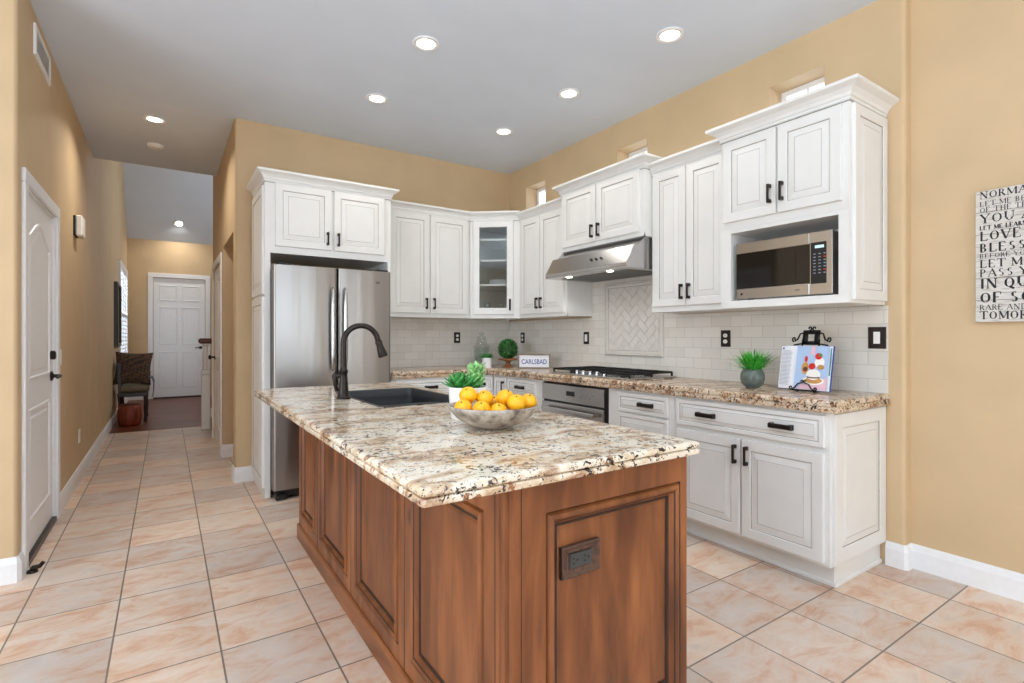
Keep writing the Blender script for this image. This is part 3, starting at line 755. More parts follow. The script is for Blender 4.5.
XU = 2.985
def rc(name, label, y0, y1, X, z0, z1, loc=True):
    c = thing('upper_cabinet', label, 'cabinet', ((X + XR) / 2, (y0 + y1) / 2, z0), 'white kitchen wall cabinets')
    return c
# narrow cabinet right of the corner
c = rc('n', 'white narrow double door wall cabinet between glass corner cabinet and range hood', 3.59, 4.333, XU, UB, 2.44)
F = FR(XU); upper_box(c, F, -4.333, -3.59, XR - XU - .002, UB, 2.42)
cab_door(F, c, -4.295, -3.985, UB + .035, 2.405, -4.01, UB + .135); cab_door(F, c, -3.975, -3.62, UB + .035, 2.405, -3.945, UB + .135)
crown(c, [(XU, 4.345), (XU, 3.59)], 2.417, 1, .8)
# cabinet over the hood
XH = 2.90
c = rc('h', 'white wall cabinet above the range hood with two short doors', 2.615, 3.565, XH, 1.985, 2.50)
F = FR(XH); upper_box(c, F, -3.565, -2.615, XR - XH - .002, 1.985, 2.50)
cab_door(F, c, -3.53, -3.115, 2.02, 2.485, -3.145, 2.105); cab_door(F, c, -3.10, -2.65, 2.02, 2.485, -3.068, 2.105)
crown(c, [(XR - .002, 3.565), (XH, 3.565), (XH, 2.615), (XR - .002, 2.615)], 2.487, 1)
# tall cabinet between hood and microwave
c = rc('t', 'tall white double door wall cabinet between range hood and microwave', 1.967, 2.613, XU, UB, 2.44)
F = FR(XU); upper_box(c, F, -2.613, -1.967, XR - XU - .002, UB - .01, 2.435)
cab_door(F, c, -2.59, -2.308, UB + .03, 2.425, -2.332, UB + .125); cab_door(F, c, -2.298, -1.99, UB + .03, 2.425, -2.27, UB + .125)
crown(c, [(XU, 2.613), (XU, 1.967)], 2.435, 1)
# microwave cabinet
XM = 2.875; y0, y1 = 1.237, 1.965; ny0, ny1, nz0, nz1 = 1.288, 1.900, 1.467, 1.878
c = rc('m', 'deep white wall cabinet at the right end holding the microwave', y0, y1, XM, 1.422, 2.46)
F = FR(XM)
mb = MB(); D = XR - XM - .002
mb.fbox(F, -y1, -y0, -D, 0, 1.90, 2.46, 'cabinet_paint', .0015); mb.fbox(F, -y1, -y0, -D, 0, 1.422, nz0, 'cabinet_paint', .0015)
mb.fbox(F, -y1, -ny1, -D, 0, nz0, 1.90, 'cabinet_paint'); mb.fbox(F, -ny0, -y0, -D, 0, nz0, 1.90, 'cabinet_paint')
mb.fbox(F, -ny1, -ny0, -D, -D + .02, nz0, 1.90, 'cabinet_paint'); mb.fbox(F, -ny1, -ny0, -D, 0, nz1, 1.90, 'cabinet_paint')
mb.build('body', c)
cab_door(F, c, -1.94, -1.610, 1.945, 2.435, -1.640, 2.06); cab_door(F, c, -1.598, -1.268, 1.945, 2.435, -1.570, 2.06)
mb = MB(); raised_panel(mb, FB(y0), XM + .03, XR - .012, 1.44, 2.44, 0, t=.016, fr=.055); mb.build('end_panel', c)
crown(c, [(XU + .06, y1), (XM, y1), (XM, y0), (XR - .002, y0)], 2.455, 1, 1.15)

# microwave
mw = thing('microwave', 'stainless microwave oven standing in the open cabinet niche', 'microwave', (3.1, 1.61, nz0))
my0, my1, mz0, mz1, mx = 1.325, 1.875, nz0 + .008, 1.812, 2.905
mb = MB(); mb.box(mx + .012, 3.26, my0 + .004, my1 - .004, mz0 + .004, mz1 - .004, 'steel', .004)
for y in (my0 + .05, my1 - .05): mb.box(mx + .05, mx + .08, y - .012, y + .012, nz0, mz0 + .006, 'black_plastic')
mb.build('case', mw)
F = FR(mx)
mb = MB(); sp = my0 + .118
mb.fbox(F, -my1, -sp, -.012, .012, mz1 - .062, mz1, 'steel', .003); mb.fbox(F, -my1, -sp, -.012, .012, mz0, mz0 + .062, 'steel', .003)
mb.fbox(F, -my1, -sp, -.012, .009, mz0 + .06, mz1 - .06, 'black_glass')
d = mb.build('door', mw)
mb = MB(); mb.fbox(F, -my1 + .07, -sp - .075, .009, .0105, mz0 + .095, mz1 - .095, 'black_glass'); mb.build('window', d)
mb = MB(); mb.fbox(F, -my1 + .03, -my1 + .042, .012, .0128, mz0 + .024, mz0 + .036, 'black_plastic'); mb.build('emblem', d)
mb = MB(); mb.fbox(F, -sp - .075, -sp - .05, .012, .0126, mz0 + .028, mz0 + .034, 'badge'); mb.build('emblem', d)
mb = MB(); mb.fbox(F, -sp + .001, -my0, -.012, .012, mz0, mz1, 'steel', .003); cp = mb.build('control_panel', mw)
mb = MB(); mb.fbox(F, -sp + .008, -my0 - .03, .012, .0135, mz0 + .058, mz1 - .058, 'black_plastic', .0006); kp = mb.build('keypad', cp)
mb = MB(); mb.fbox(F, -sp + .030, -my0 - .042, .0135, .014, mz1 - .09, mz1 - .075, 'display_glow'); mb.build('display', kp)
for r_ in range(7):
    for q_ in range(3):
        mb = MB(); u = -sp + .022 + q_ * .026; z = mz1 - .118 - r_ * .017
        mb.fbox(F, u, u + .012, .0135, .0140, z - .005, z, ['print_grey', 'berry', 'print_grey', 'led'][(r_ + q_ * 2) % 4] if q_ == 2 else 'print_grey'); mb.build('button', kp)

# range hood
hd = thing('range_hood', 'stainless under-cabinet range hood with two lit lamps', 'range hood', (3.05, 3.1, 1.745))
hy0, hy1 = 2.63, 3.58
mb = MB(); pr_ = [(3.28, 1.760), (2.735, 1.760), (2.735, 1.782), (2.815, 1.918), (2.855, 1.918), (2.925, 1.984), (3.28, 1.984)]
mb.loft([[(x, hy1, z) for x, z in pr_], [(x, hy0, z) for x, z in pr_]], 'steel', True, True); hb = mb.build('canopy', hd, bevel=.002)
mb = MB(); mb.loft([[(2.738, hy1, 1.746), (2.738, hy0, 1.746), (3.28, hy0, 1.746), (3.28, hy1, 1.746)], [(2.738, hy1, 1.761), (2.738, hy0, 1.761), (3.28, hy0, 1.761), (3.28, hy1, 1.761)]], 'steel', True, True)
mb.box(2.84, 3.24, hy0 + .08, hy1 - .08, 1.744, 1.747, 'dark_steel'); mb.build('filter_tray', hd)
for y in (2.86, 3.34):
    mb = MB(); mb.lathe((2.80, y, 1.7465), [(.026, 0), (.026, -.004), (.022, -.005), (0, -.005)], 'lamp_glow', 20); mb.build('lamp', hd)
    spot_down((2.80, y, 1.738), .9, .06)
for y in (2.93, 2.985, 3.04):
    mb = MB(); n = Vector((-.136, 0, .08)).normalized(); p = Vector((2.775, y, 1.85)); mb.tube([tuple(p), tuple(p + n * .010)], .009, 'dark_steel', 12); mb.build('knob', hd, auto=40)

# ------------------------------------------------------------------ base cabinets
XB, YBF = 2.70, 4.37
BT = .875
def toe(root, x0, x1, y0, y1):
    mb = MB(); mb.box(x0, x1, y0, y1, 0, .116, 'cabinet_paint'); return mb
# right end unit: wide drawer over two doors, finished end panel
c = thing('base_cabinet', 'white base cabinet at the right end with wide drawer over two doors', 'cabinet', (3.02, 1.71, 0), 'white kitchen base cabinets')
F = FR(XB)
mb = MB(); mb.fbox(F, -2.176, -1.247, -(XR - XB - .002), 0, .116, BT, 'cabinet_paint', .0015); mb.build('body', c)
mb = MB(); mb.box(2.772, XR - .002, 1.262, 2.176, 0, .118, 'cabinet_paint'); mb.box(2.762, XR - .002, 1.250, 2.176, 0, .022, 'cabinet_paint', .004); mb.build('plinth', c)
cab_drawer(F, c, -2.155, -1.268, .702, .860, [-1.93, -1.475])
cab_door(F, c, -2.150, -1.716, .135, .672, -1.742, .588); cab_door(F, c, -1.706, -1.272, .135, .672, -1.672, .588)
mb = MB(); raised_panel(mb, FB(1.247), XB + .018, XR - .006, .125, BT - .006, 0, t=.016, fr=.075); mb.build('end_panel', c)
# drawer stack
c = thing('base_cabinet', 'white drawer cabinet between the oven and the wide right end cabinet', 'cabinet', (3.02, 2.45, 0), 'white kitchen base cabinets')
mb = MB(); mb.fbox(F, -2.755, -2.178, -(XR - XB - .002), 0, .116, BT, 'cabinet_paint', .0015); mb.build('body', c)
toe(c, 2.772, XR - .002, 2.178, 2.755).build('plinth', c)
cab_drawer(F, c, -2.668, -2.222, .722, .855, [-2.395])
cab_drawer(F, c, -2.668, -2.222, .44, .712, [-2.395]); cab_drawer(F, c, -2.668, -2.222, .135, .43, [-2.395])
# oven housing
c = thing('base_cabinet', 'white base cabinet frame housing the built-in oven', 'cabinet', (3.02, 3.16, 0), 'white kitchen base cabinets')
mb = MB(); mb.fbox(F, -3.575, -3.562, -(XR - XB - .002), 0, .116, BT, 'cabinet_paint'); mb.fbox(F, -2.770, -2.757, -(XR - XB - .002), 0, .116, BT, 'cabinet_paint')
mb.fbox(F, -3.562, -2.770, -(XR - XB - .002), 0, .116, .14, 'cabinet_paint'); mb.fbox(F, -3.562, -2.770, -.585, -.565, .14, BT, 'cabinet_paint'); mb.build('body', c)
toe(c, 2.772, XR - .002, 2.757, 3.575).build('plinth', c)
ov = thing('built_in_oven', 'stainless built-in oven under the gas cooktop', 'oven', (3.0, 3.166, .145))
mb = MB(); mb.fbox(F, -3.556, -2.776, -.55, -.002, .145, .865, 'black_plastic'); mb.build('body', ov)
mb = MB(); mb.fbox(F, -3.552, -2.800, -.002, .022, .722, .858, 'steel', .003); p = mb.build('control_panel', ov)
mb = MB(); mb.fbox(F, -3.23, -3.13, .022, .0235, .775, .812, 'black_plastic'); mb.build('display', p)
for i in range(6): mb = MB(); mb.fbox(F, -3.06 + i * .026, -3.05 + i * .026, .022, .0232, .772 + (i % 2) * .02, .780 + (i % 2) * .02, 'badge'); mb.build('button', p)
mb = MB(); mb.fbox(F, -3.552, -2.800, -.002, .025, .15, .706, 'steel', .004); d = mb.build('door', ov)
mb = MB(); mb.fbox(F, -3.50, -2.85, .025, .0265, .25, .605, 'black_glass'); mb.build('window', d)
mb = MB(); mb.fbox(F, -3.50, -2.86, .055, .075, .640, .672, 'steel', .006)
mb.fbox(F, -3.48, -3.455, .02, .06, .645, .667, 'steel'); mb.fbox(F, -2.905, -2.88, .02, .06, .645, .667, 'steel'); mb.build('handle', d)
# left of oven: drawer over door
c = thing('base_cabinet', 'white base cabinet left of the oven with one drawer', 'cabinet', (3.02, 3.86, 0), 'white kitchen base cabinets')
mb = MB(); mb.fbox(F, -4.12, -3.577, -(XR - XB - .002), 0, .116, BT, 'cabinet_paint', .0015); mb.build('body', c)
toe(c, 2.772, XR - .002, 3.577, 4.12).build('plinth', c)
cab_drawer(F, c, -4.095, -3.655, .722, .855, [-3.88]); cab_door(F, c, -4.095, -3.655, .135, .712, -3.69, .63)
# corner unit: slim door
c = thing('base_cabinet', 'slim white corner base cabinet with a single handled door', 'cabinet', (3.02, 4.55, 0), 'white kitchen base cabinets')
mb = MB(); mb.box(XB, XR - .002, 4.122, YB - .002, .116, BT, 'cabinet_paint', .0015); mb.build('body', c)
toe(c, 2.772, XR - .002, 4.122, YB - .1).build('plinth', c)
cab_door(F, c, -4.345, -4.130, .135, .855, -4.165, .77, fr=.04)
# back run
c = thing('base_cabinet', 'white base cabinet on the back wall right of the refrigerator', 'cabinet', (2.16, 4.68, 0), 'white kitchen base cabinets')
F2 = FB(YBF)
mb = MB(); mb.fbox(F2, 1.642, 2.698, -(YB - YBF - .002), 0, .116, BT, 'cabinet_paint', .0015); mb.build('body', c)
toe(c, 1.642, 2.698, YBF + .07, YB - .002).build('plinth', c)
cab_drawer(F2, c, 1.675, 2.335, .722, .855, [2.01]); cab_drawer(F2, c, 2.355, 2.675, .722, .855, [2.515])
cab_door(F2, c, 1.675, 2.0, .135, .712, 1.97, .63); cab_door(F2, c, 2.01, 2.335, .135, .712, 2.04, .63); cab_door(F2, c, 2.355, 2.675, .135, .712, 2.39, .63)

# perimeter countertop
mb = MB()
P = [(1.643, 4.335), (2.665, 4.335), (2.665, 1.212), (XR - .001, 1.212), (XR - .001, YB - .001), (1.643, YB - .001)]
fl = [1, 1, 1, 0, 0, 0]; KT = .937
pf = [(-.012, .062), (-.002, .060), (0, .052), (-.001, .040), (-.006, .034), (-.006, .031), (-.001, .027), (0, .018), (-.003, .007), (-.010, .001), (-.016, 0)]
rings = [[(x, y, KT - d) for x, y in offset_poly(P, [i * f for f in fl])] for i, d in pf]
mb.loft(rings, 'granite_counter', True, True)
tag(mb.build('perimeter_countertop', auto=35), 'tan speckled granite countertop along the back and right walls', 'countertop')

# cooktop
ck = thing('gas_cooktop', 'stainless gas cooktop with black grates on the granite counter', 'cooktop', (2.98, 3.06, KT))
kx0, kx1, ky0, ky1 = 2.735, 3.245, 2.60, 3.53
mb = MB(); mb.box(kx0, kx1, ky0, ky1, KT, KT + .012, 'steel', .005); mb.build('tray', ck)
for j in range(3):
    a0 = ky0 + .02 + j * .298; a1 = a0 + .29; mb = MB(); zt = KT + .040
    x0, x1 = kx0 + (.09 if j == 1 else .03), kx1 - .02
    for a, b in (((x0, a0 + .01, zt), (x1, a0 + .01, zt)), ((x0, a1 - .01, zt), (x1, a1 - .01, zt)), ((x0, a0 + .01, zt), (x0, a1 - .01, zt)), ((x1, a0 + .01, zt), (x1, a1 - .01, zt)), (((x0 + x1) / 2, a0 + .01, zt), ((x0 + x1) / 2, a1 - .01, zt)),
                 ((x0, (a0 + a1) / 2, zt), (x1, (a0 + a1) / 2, zt))):
        mb.bar(a, b, .012, 'cast_iron', h=.014)
    for x in (x0, x1, (x0 + x1) / 2):
        for y in (a0 + .01, a1 - .01): mb.bar((x, y, KT + .012), (x, y, zt), .012, 'cast_iron')
    mb.build('grate', ck)
for (x, y, r) in ((2.87, 2.77, .04), (3.12, 2.77, .035), (3.02, 3.06, .05), (2.87, 3.36, .035), (3.12, 3.36, .045)):
    mb = MB(); mb.lathe((x, y, KT + .012), [(r, 0), (r, .008), (r * .8, .012), (r * .8, .018), (r * .7, .022), (0, .022)], 'cast_iron', 20); mb.build('burner', ck, auto=40)
for i in range(5):
    y = 2.90 + i * .078; mb = MB(); mb.lathe((2.775, y, KT + .012), [(.018, 0), (.018, .004), (.014, .006), (.013, .026), (.011, .029), (0, .029)], 'chrome', 16); mb.build('knob', ck, auto=40)

# backsplash
mb = MB(); mb.box(1.643, XR - .0115, YB - .011, YB - .001, KT, UB - .001, 'subway_tile_x'); tag(mb.build('tile_backsplash'), 'pale subway tile backsplash on the back wall', 'backsplash')
mb = MB(); mb.box(XR - .011, XR - .001, 1.222, YB - .0015, KT, 1.42, 'subway_tile_y'); mb.box(XR - .011, XR - .001, 2.616, 3.587, 1.42, 1.758, 'subway_tile_y')
tag(mb.build('tile_backsplash'), 'pale subway tile backsplash on the right wall behind the cooktop', 'backsplash')
# framed herringbone inset
hy0_, hy1_, hz0, hz1 = 2.755, 3.41, 1.087, 1.715
hp = thing('herringbone_panel', 'framed herringbone tile panel on the wall behind the cooktop', 'tile panel', (XR - .010, 3.11, hz0))
Fh = FR(XR - .011); mb = MB()
mb.rings_rect(Fh, -hy1_, -hy0_, hz0, hz1, [(0, 0), (0, .014), (.006, .020), (.016, .020), (.022, .012), (.040, .012), (.044, .004)], 'tile_glaze', ['tile_glaze', 'tile_glaze', 'tile_glaze', 'tile_grout', 'tile_glaze', 'tile_grout'], cap=False); mb.build('frame', hp)
mb = MB(); ins = .044; a0, a1, b0, b1 = -hy1_ + ins, -hy0_ - ins, hz0 + ins, hz1 - ins
mb.fbox(Fh, a0, a1, 0, .003, b0, b1, 'tile_grout')
def clip(poly):
    for ax, lim, sg in ((0, a0 + .002, 1), (0, a1 - .002, -1), (1, b0 + .002, 1), (1, b1 - .002, -1)):
        out = []
        for i in range(len(poly)):
            p, q = poly[i - 1], poly[i]; dp, dq = (p[ax] - lim) * sg, (q[ax] - lim) * sg
            if (dp >= 0) != (dq >= 0):
                f = dp / (dp - dq); out.append((p[0] + (q[0] - p[0]) * f, p[1] + (q[1] - p[1]) * f))
            if dq >= 0: out.append(q)
        poly = out
        if not poly: break
    return poly
w_, cs = .062, math.sqrt(.5); cu, cv = (a0 + a1) / 2, (b0 + b1) / 2; g_ = .0012
for i in range(-14, 15):
    for j in range(-8, 9):
        for hv in (0, 1):
            ox, oy = i * w_ + j * 2 * w_, i * w_ - j * 2 * w_
            r0 = (ox, oy, ox + 2 * w_, oy + w_) if hv == 0 else (ox, oy + w_, ox + w_, oy + 3 * w_)
            q = [(r0[0] + g_, r0[1] + g_), (r0[2] - g_, r0[1] + g_), (r0[2] - g_, r0[3] - g_), (r0[0] + g_, r0[3] - g_)]
            q = clip([(cu + (x - y) * cs, cv + (x + y) * cs) for x, y in q])
            if len(q) < 3: continue
            mb.loft([[Fh(u, .003, z) for u, z in q], [Fh(u, .008, z) for u, z in q]], 'tile_glaze', False, True)
mb.build('tiles', hp)

# outlets and switches on the backsplash
def duplex(F, u, z, label, plate='bronze', w=.037, h=.058, kind='outlet', dev='white_plastic', n0=0):
    P = F(u, 0, z - h); o = thing('power_outlet' if kind == 'outlet' else 'light_switch', label, 'outlet' if kind == 'outlet' else 'light switch', P)
    mb = MB(); mb.rings_rect(F, u - w, u + w, z - h, z + h, [(0, n0), (0, n0 + .004), (.004, n0 + .007), (.01, n0 + .007)], plate); mb.build('cover_plate', o)
    if kind == 'outlet':
        for dz in (-.021, .021):
            mb = MB(); R = [F(u + .0165 * math.cos(a * PI / 8), 0, z + dz + .0165 * math.sin(a * PI / 8)) for a in range(16)]
            a_ = [F(u + .0165 * math.cos(a * PI / 8), n0 + .006, z + dz + .014 * math.sin(a * PI / 8)) for a in range(16)]; b_ = [F(u + .0165 * math.cos(a * PI / 8), n0 + .009, z + dz + .014 * math.sin(a * PI / 8)) for a in range(16)]
            mb.loft([a_, b_], dev, False, True); r = mb.build('receptacle', o)
            
            for q in (-.006, .006): mb = MB(); mb.fbox(F, u + q - .001, u + q + .001, n0 + .009, n0 + .0095, z + dz - .004, z + dz + .005, 'black_plastic'); mb.build('slot', r)
    else:
        mb = MB(); mb.fbox(F, u - .016, u + .016, n0 + .006, n0 + .010, z - .033, z + .033, dev, .001); mb.build('rocker', o)
    return o
duplex(FB(YB - .011), 2.613, 1.238, 'dark bronze outlet with white receptacles on the back wall backsplash')
Fw = FR(XR - .011)
duplex(Fw, -4.71, 1.236, 'dark bronze outlet near the corner behind the leafy ball')
duplex(Fw, -3.665, 1.236, 'dark bronze light switch left of the herringbone panel', kind='switch')
duplex(Fw, -2.208, 1.236, 'dark bronze outlet above the grass pot')
duplex(Fw, -1.272, 1.243, 'wide bronze light switch at the end of the backsplash', kind='switch', w=.044, h=.06)

# ------------------------------------------------------------------ things on the perimeter counter
# grass in a round grey pot
gx, gy = 3.00, 1.835
g = thing('grass_pot', 'round grey ceramic pot of bright green grass on the right counter', 'potted plant', (gx, gy, KT))
mb = MB(); mb.lathe((gx, gy, KT), [(.036, 0), (.04, .003), (.060, .022), (.070, .052), (.068, .085), (.056, .108), (.054, .112), (.048, .110), (.046, .10), (0, .098)], 'grey_glaze', 32); mb.build('pot', g, smooth=True)
mb = MB()
for i in range(320):
    a = random.uniform(0, 2 * PI); r = random.uniform(0, .042); el = random.uniform(.75, 1.5) - (.45 if i % 6 == 0 else 0); Lb = random.uniform(.09, .145) if i % 6 else random.uniform(.14, .18)
    leaf(mb, (gx + r * math.cos(a), gy + r * math.sin(a), KT + .098), (math.cos(a) * math.cos(el), math.sin(a) * math.cos(el), math.sin(el)), Lb, .006, 'grass_green', -.25 if i % 6 == 0 else -.08, thick=.0008)
mb.build('grass', g)
# cookbook on iron easel
bl, brr = Vector((2.985, 1.664, KT + .014)), Vector((2.985, 1.384, KT + .014))
uu = (brr - bl).normalized(); nn = Vector((uu.y, -uu.x, 0)); 
if nn.x > 0: nn = -nn
BWid = .282; tilt = .20
vv = (Vector((0, 0, 1)) * math.cos(tilt) - nn * math.sin(tilt)).normalized(); n3 = (nn * math.cos(tilt) + Vector((0, 0, 1)) * math.sin(tilt)).normalized()
def BK(u, v, n=0): return tuple(bl + uu * u + vv * v + n3 * n)
def bkbox(mb, u0, u1, v0, v1, n0, n1, k):
    mb.loft([[BK(u0, v0, n0), BK(u1, v0, n0), BK(u1, v1, n0), BK(u0, v1, n0)], [BK(u0, v0, n1), BK(u1, v0, n1), BK(u1, v1, n1), BK(u0, v1, n1)]], k, True, True)
bk = thing('cookbook', 'open cookbook showing a berry cream dessert, propped on the iron easel', 'book', tuple(bl - Vector((0, 0, .0))))
BH = .248
mb = MB(); bkbox(mb, -.002, BWid + .004, -.002, BH + .003, -.004, 0, 'navy_ink'); mb.build('cover', bk)
SPN = .092
def page(u0, u1, name):
    mb = MB(); n_ = 8; A_, B_ = [], []
    for i in range(n_ + 1):
        f = i / n_; u = u0 + (u1 - u0) * f; fs = abs(u - SPN) / max(abs(u1 - SPN), abs(u0 - SPN)); h = .006 + .008 * math.sin(PI * min(1, fs * 1.1)) * (1 - fs * .4)
        A_.append(BK(u, 0, h)); B_.append(BK(u, BH, h))
    mb.loft([[BK(u0, 0, .0005), *A_, BK(u1, 0, .0005)], [BK(u0, BH, .0005), *B_, BK(u1, BH, .0005)]], 'paper', True, True)
    return mb.build(name, bk)
pL = page(.0, SPN - .001, 'left_page'); pR = page(SPN + .001, BWid - .012, 'right_page')
mb = MB()
for i in range(26):
    v = BH - .03 - i * .0078; mb.add([BK(.008, v, .0148), BK(.008 + random.uniform(.048, .066), v, .0148), BK(.008 + .06, v - .002, .0148), BK(.008, v - .002, .0148)], [(0, 1, 2, 3)], 'print_grey')
mb.add([BK(.010, BH - .012, .0148), BK(.02, BH - .012, .0148), BK(.02, BH - .022, .0148), BK(.010, BH - .022, .0148)], [(0, 1, 2, 3)], 'navy_ink')
mb.build('recipe_text', pL)
def blob(mb, cu, cv, ru, rv, n, k, sq=1):
    cu = SPN + .002 + (cu - SPN - .002) * 1.07; cv *= 1.15; ru *= 1.07; rv *= 1.15
    P = [BK(cu + ru * math.cos(2 * PI * i / 24), cv + rv * math.sin(2 * PI * i / 24), n) for i in range(24)]; mb.add(P, [tuple(range(24))], k)
mb = MB(); q0, q1 = SPN + .002, BWid - .014
mb.add([BK(q0, .002, .0150), BK(q1, .002, .0150), BK(q1, BH - .002, .0150), BK(q0, BH - .002, .0150)], [(0, 1, 2, 3)], 'page_blue')
mb.add([BK(q0 + .02, .002, .0152), BK(q1, .002, .0152), BK(q1, .07, .0152), BK(q0 + .05, .05, .0152)], [(0, 1, 2, 3)], 'page_pink')
mb.add([BK(q0 + .075, BH - .05, .0152), BK(q0 + .10, BH - .05, .0152), BK(q0 + .10, BH - .002, .0152), BK(q0 + .08, BH - .002, .0152)], [(0, 1, 2, 3)], 'page_pink')
blob(mb, q0 + .095, .045, .055, .020, .0153, 'cream'); blob(mb, q0 + .098, .047, .042, .016, .0154, 'pastry')
blob(mb, q0 + .050, .105, .018, .03, .0153, 'pastry'); blob(mb, q0 + .052, .10, .012, .012, .0154, 'brown_leather'); blob(mb, q0 + .052, .15, .008, .016, .0155, 'berry')
blob(mb, q0 + .095, .075, .036, .026, .0155, 'cream'); blob(mb, q0 + .095, .062, .034, .006, .0156, 'brown_leather'); blob(mb, q0 + .095, .070, .034, .008, .01565, 'cream')
blob(mb, q0 + .120, .135, .024, .026, .0154, 'cream'); blob(mb, q0 + .128, .112, .018, .012, .01545, 'pastry')
blob(mb, q0 + .085, .115, .017, .016, .0158, 'berry'); blob(mb, q0 + .113, .165, .018, .016, .0158, 'berry'); blob(mb, q0 + .122, .171, .008, .008, .0159, 'leaf_green')
mb.build('dessert_photo', pR)
mb = MB(); bkbox(mb, BWid - .011, BWid - .002, .0, BH, .001, .008, 'paper'); bkbox(mb, BWid - .010, BWid - .003, .085, BH - .01, .008, .0085, 'teal_photo'); mb.build('page_edges', bk)
es = thing('book_easel', 'black wrought iron scroll easel holding the open cookbook', 'book stand', tuple(Vector(BK(BWid / 2, 0, -.02)) * 1.0))
es.location.z = KT
def spiral(mb, cu, cv, r0, r1, a0, a1, n, rad=.0035):
    P = []
    for i in range(16):
        f = i / 15; a = a0 + (a1 - a0) * f; r = r0 + (r1 - r0) * f; P.append(BK(cu + r * math.cos(a), cv + r * math.sin(a), n))
    mb.tube(P, rad, 'black_iron', 8)
m_ = BWid / 2 + .01
def BKs(u, v, n=0): return BK(m_ + (u - m_) * 1.15, BH + (v - BH) * 1.45 if v > BH else v, n)
def bkbs(mb, u0, u1, v0, v1, n0, n1, k):
    mb.loft([[BKs(u0, v0, n0), BKs(u1, v0, n0), BKs(u1, v1, n0), BKs(u0, v1, n0)], [BKs(u0, v0, n1), BKs(u1, v0, n1), BKs(u1, v1, n1), BKs(u0, v1, n1)]], k, True, True)
def spiral_s(mb, cu, cv, r0, r1, a0, a1, n, rad=.0045):
    mb.tube([BKs(cu + (r0 + (r1 - r0) * i / 15) * math.cos(a0 + (a1 - a0) * i / 15), cv + (r0 + (r1 - r0) * i / 15) * math.sin(a0 + (a1 - a0) * i / 15), n) for i in range(16)], rad, 'black_iron', 8)
mb = MB()   # back frame: posts, plaque, side scrolls
for u in (m_ - .04, m_ + .04): mb.tube([BKs(u, -.02, -.012), BKs(u, .14, -.012), BKs(u, BH + .03, -.012)], .0045, 'black_iron', 8)
bkbs(mb, m_ - .040, m_ - .016, BH + .008, BH + .062, -.016, -.008, 'black_iron'); bkbs(mb, m_ + .016, m_ + .040, BH + .008, BH + .062, -.016, -.008, 'black_iron')
bkbs(mb, m_ - .040, m_ + .040, BH + .05, BH + .066, -.016, -.008, 'black_iron'); bkbs(mb, m_ - .040, m_ + .040, BH + .008, BH + .022, -.016, -.008, 'black_iron')
for sg in (-1, 1):
    mb.tube([BKs(m_ + sg * .04, BH + .055, -.012), BKs(m_ + sg * .055, BH + .052, -.012), BKs(m_ + sg * .065, BH + .03, -.012), BKs(m_ + sg * .08, BH + .022, -.012)], .0048, 'black_iron', 8)
    spiral_s(mb, m_ + sg * .083, BH + .030, .010, .003, -PI / 2, -PI / 2 + sg * PI * 1.8, -.012)
    mb.tube([BKs(m_ + sg * .04, BH + .012, -.012), BKs(m_ + sg * .082, BH + .006, -.012)], .0045, 'black_iron', 8)
    spiral_s(mb, m_ + sg * .011, BH + .074, .009, .003, -PI / 2, -PI / 2 - sg * PI * 1.7, -.012)
mb.build('scroll_back', es, smooth=True)
mb = MB()   # front ledge and scroll lip
zf = -.006
for u in (m_ - .06, m_ + .06): mb.tube([BK(u, zf, -.012), BK(u, zf, .026)], .0035, 'black_iron', 8)
mb.tube([BK(m_ - .066, zf, .024), BK(m_ + .066, zf, .024)], .004, 'black_iron', 8)
for sg in (-1, 1):
    mb.tube([BK(m_ + sg * .06, zf + .004, .026), BK(m_ + sg * .045, zf + .012, .026), BK(m_ + sg * .03, zf + .035, .026), BK(m_ + sg * .006, zf + .042, .026)], .0038, 'black_iron', 8)
    spiral(mb, m_ + sg * .066, zf + .012, .009, .003, -PI / 2, -PI / 2 + sg * PI * 1.8, .026)
    spiral(mb, m_ + sg * .008, zf + .050, .008, .003, -PI / 2, -PI / 2 - sg * PI * 1.6, .026)
mb.build('scroll_lip', es, smooth=True)
mb = MB()
pb = Vector(BK(m_, .14, -.014)); pf_ = pb - nn * .12; pf_.z = KT + .004
mb.tube([tuple(pb), tuple(pf_)], .0035, 'black_iron', 8)
for u in (m_ - .05, m_ + .05):
    a = Vector(BK(u, zf, .0)); b = a.copy(); b.z = KT + .004; mb.tube([tuple(a), tuple(b)], .0045, 'black_iron', 8)
mb.build('leg', es, smooth=True)

# corner group
def at(px, py_depth):       # ground direction through an image column, at a given distance along +y
    a = (px - 512) / 519; fx, fy = math.sin(YAW) + a * math.cos(YAW), math.cos(YAW) - a * math.sin(YAW); return (fx / fy * py_depth, py_depth)
x, y = at(487, 4.44)
p = thing('small_potted_plant', 'small white pot with a low green plant in the kitchen corner', 'potted plant', (x, y, KT))
mb = MB(); mb.lathe((x, y, KT), [(.045, 0), (.047, .003), (.050, .098), (.050, .102), (.045, .102), (.044, .094), (0, .092)], 'white_ceramic', 28); mb.build('pot', p, auto=40)
mb = MB()
for i in range(80):
    a = random.uniform(0, 2 * PI); el = random.uniform(.15, 1.5); leaf(mb, (x + .025 * math.cos(a), y + .025 * math.sin(a), KT + .098), (math.cos(a) * math.cos(el), math.sin(a) * math.cos(el), math.sin(el)), random.uniform(.035, .065), .018, 'leaf_green', -.3, thick=.002)
mb.build('foliage', p)
x, y = at(481.5, 4.78)
j = thing('glass_jar', 'clear glass apothecary jar with flared lid against the back wall backsplash', 'jar', (x, y, KT))
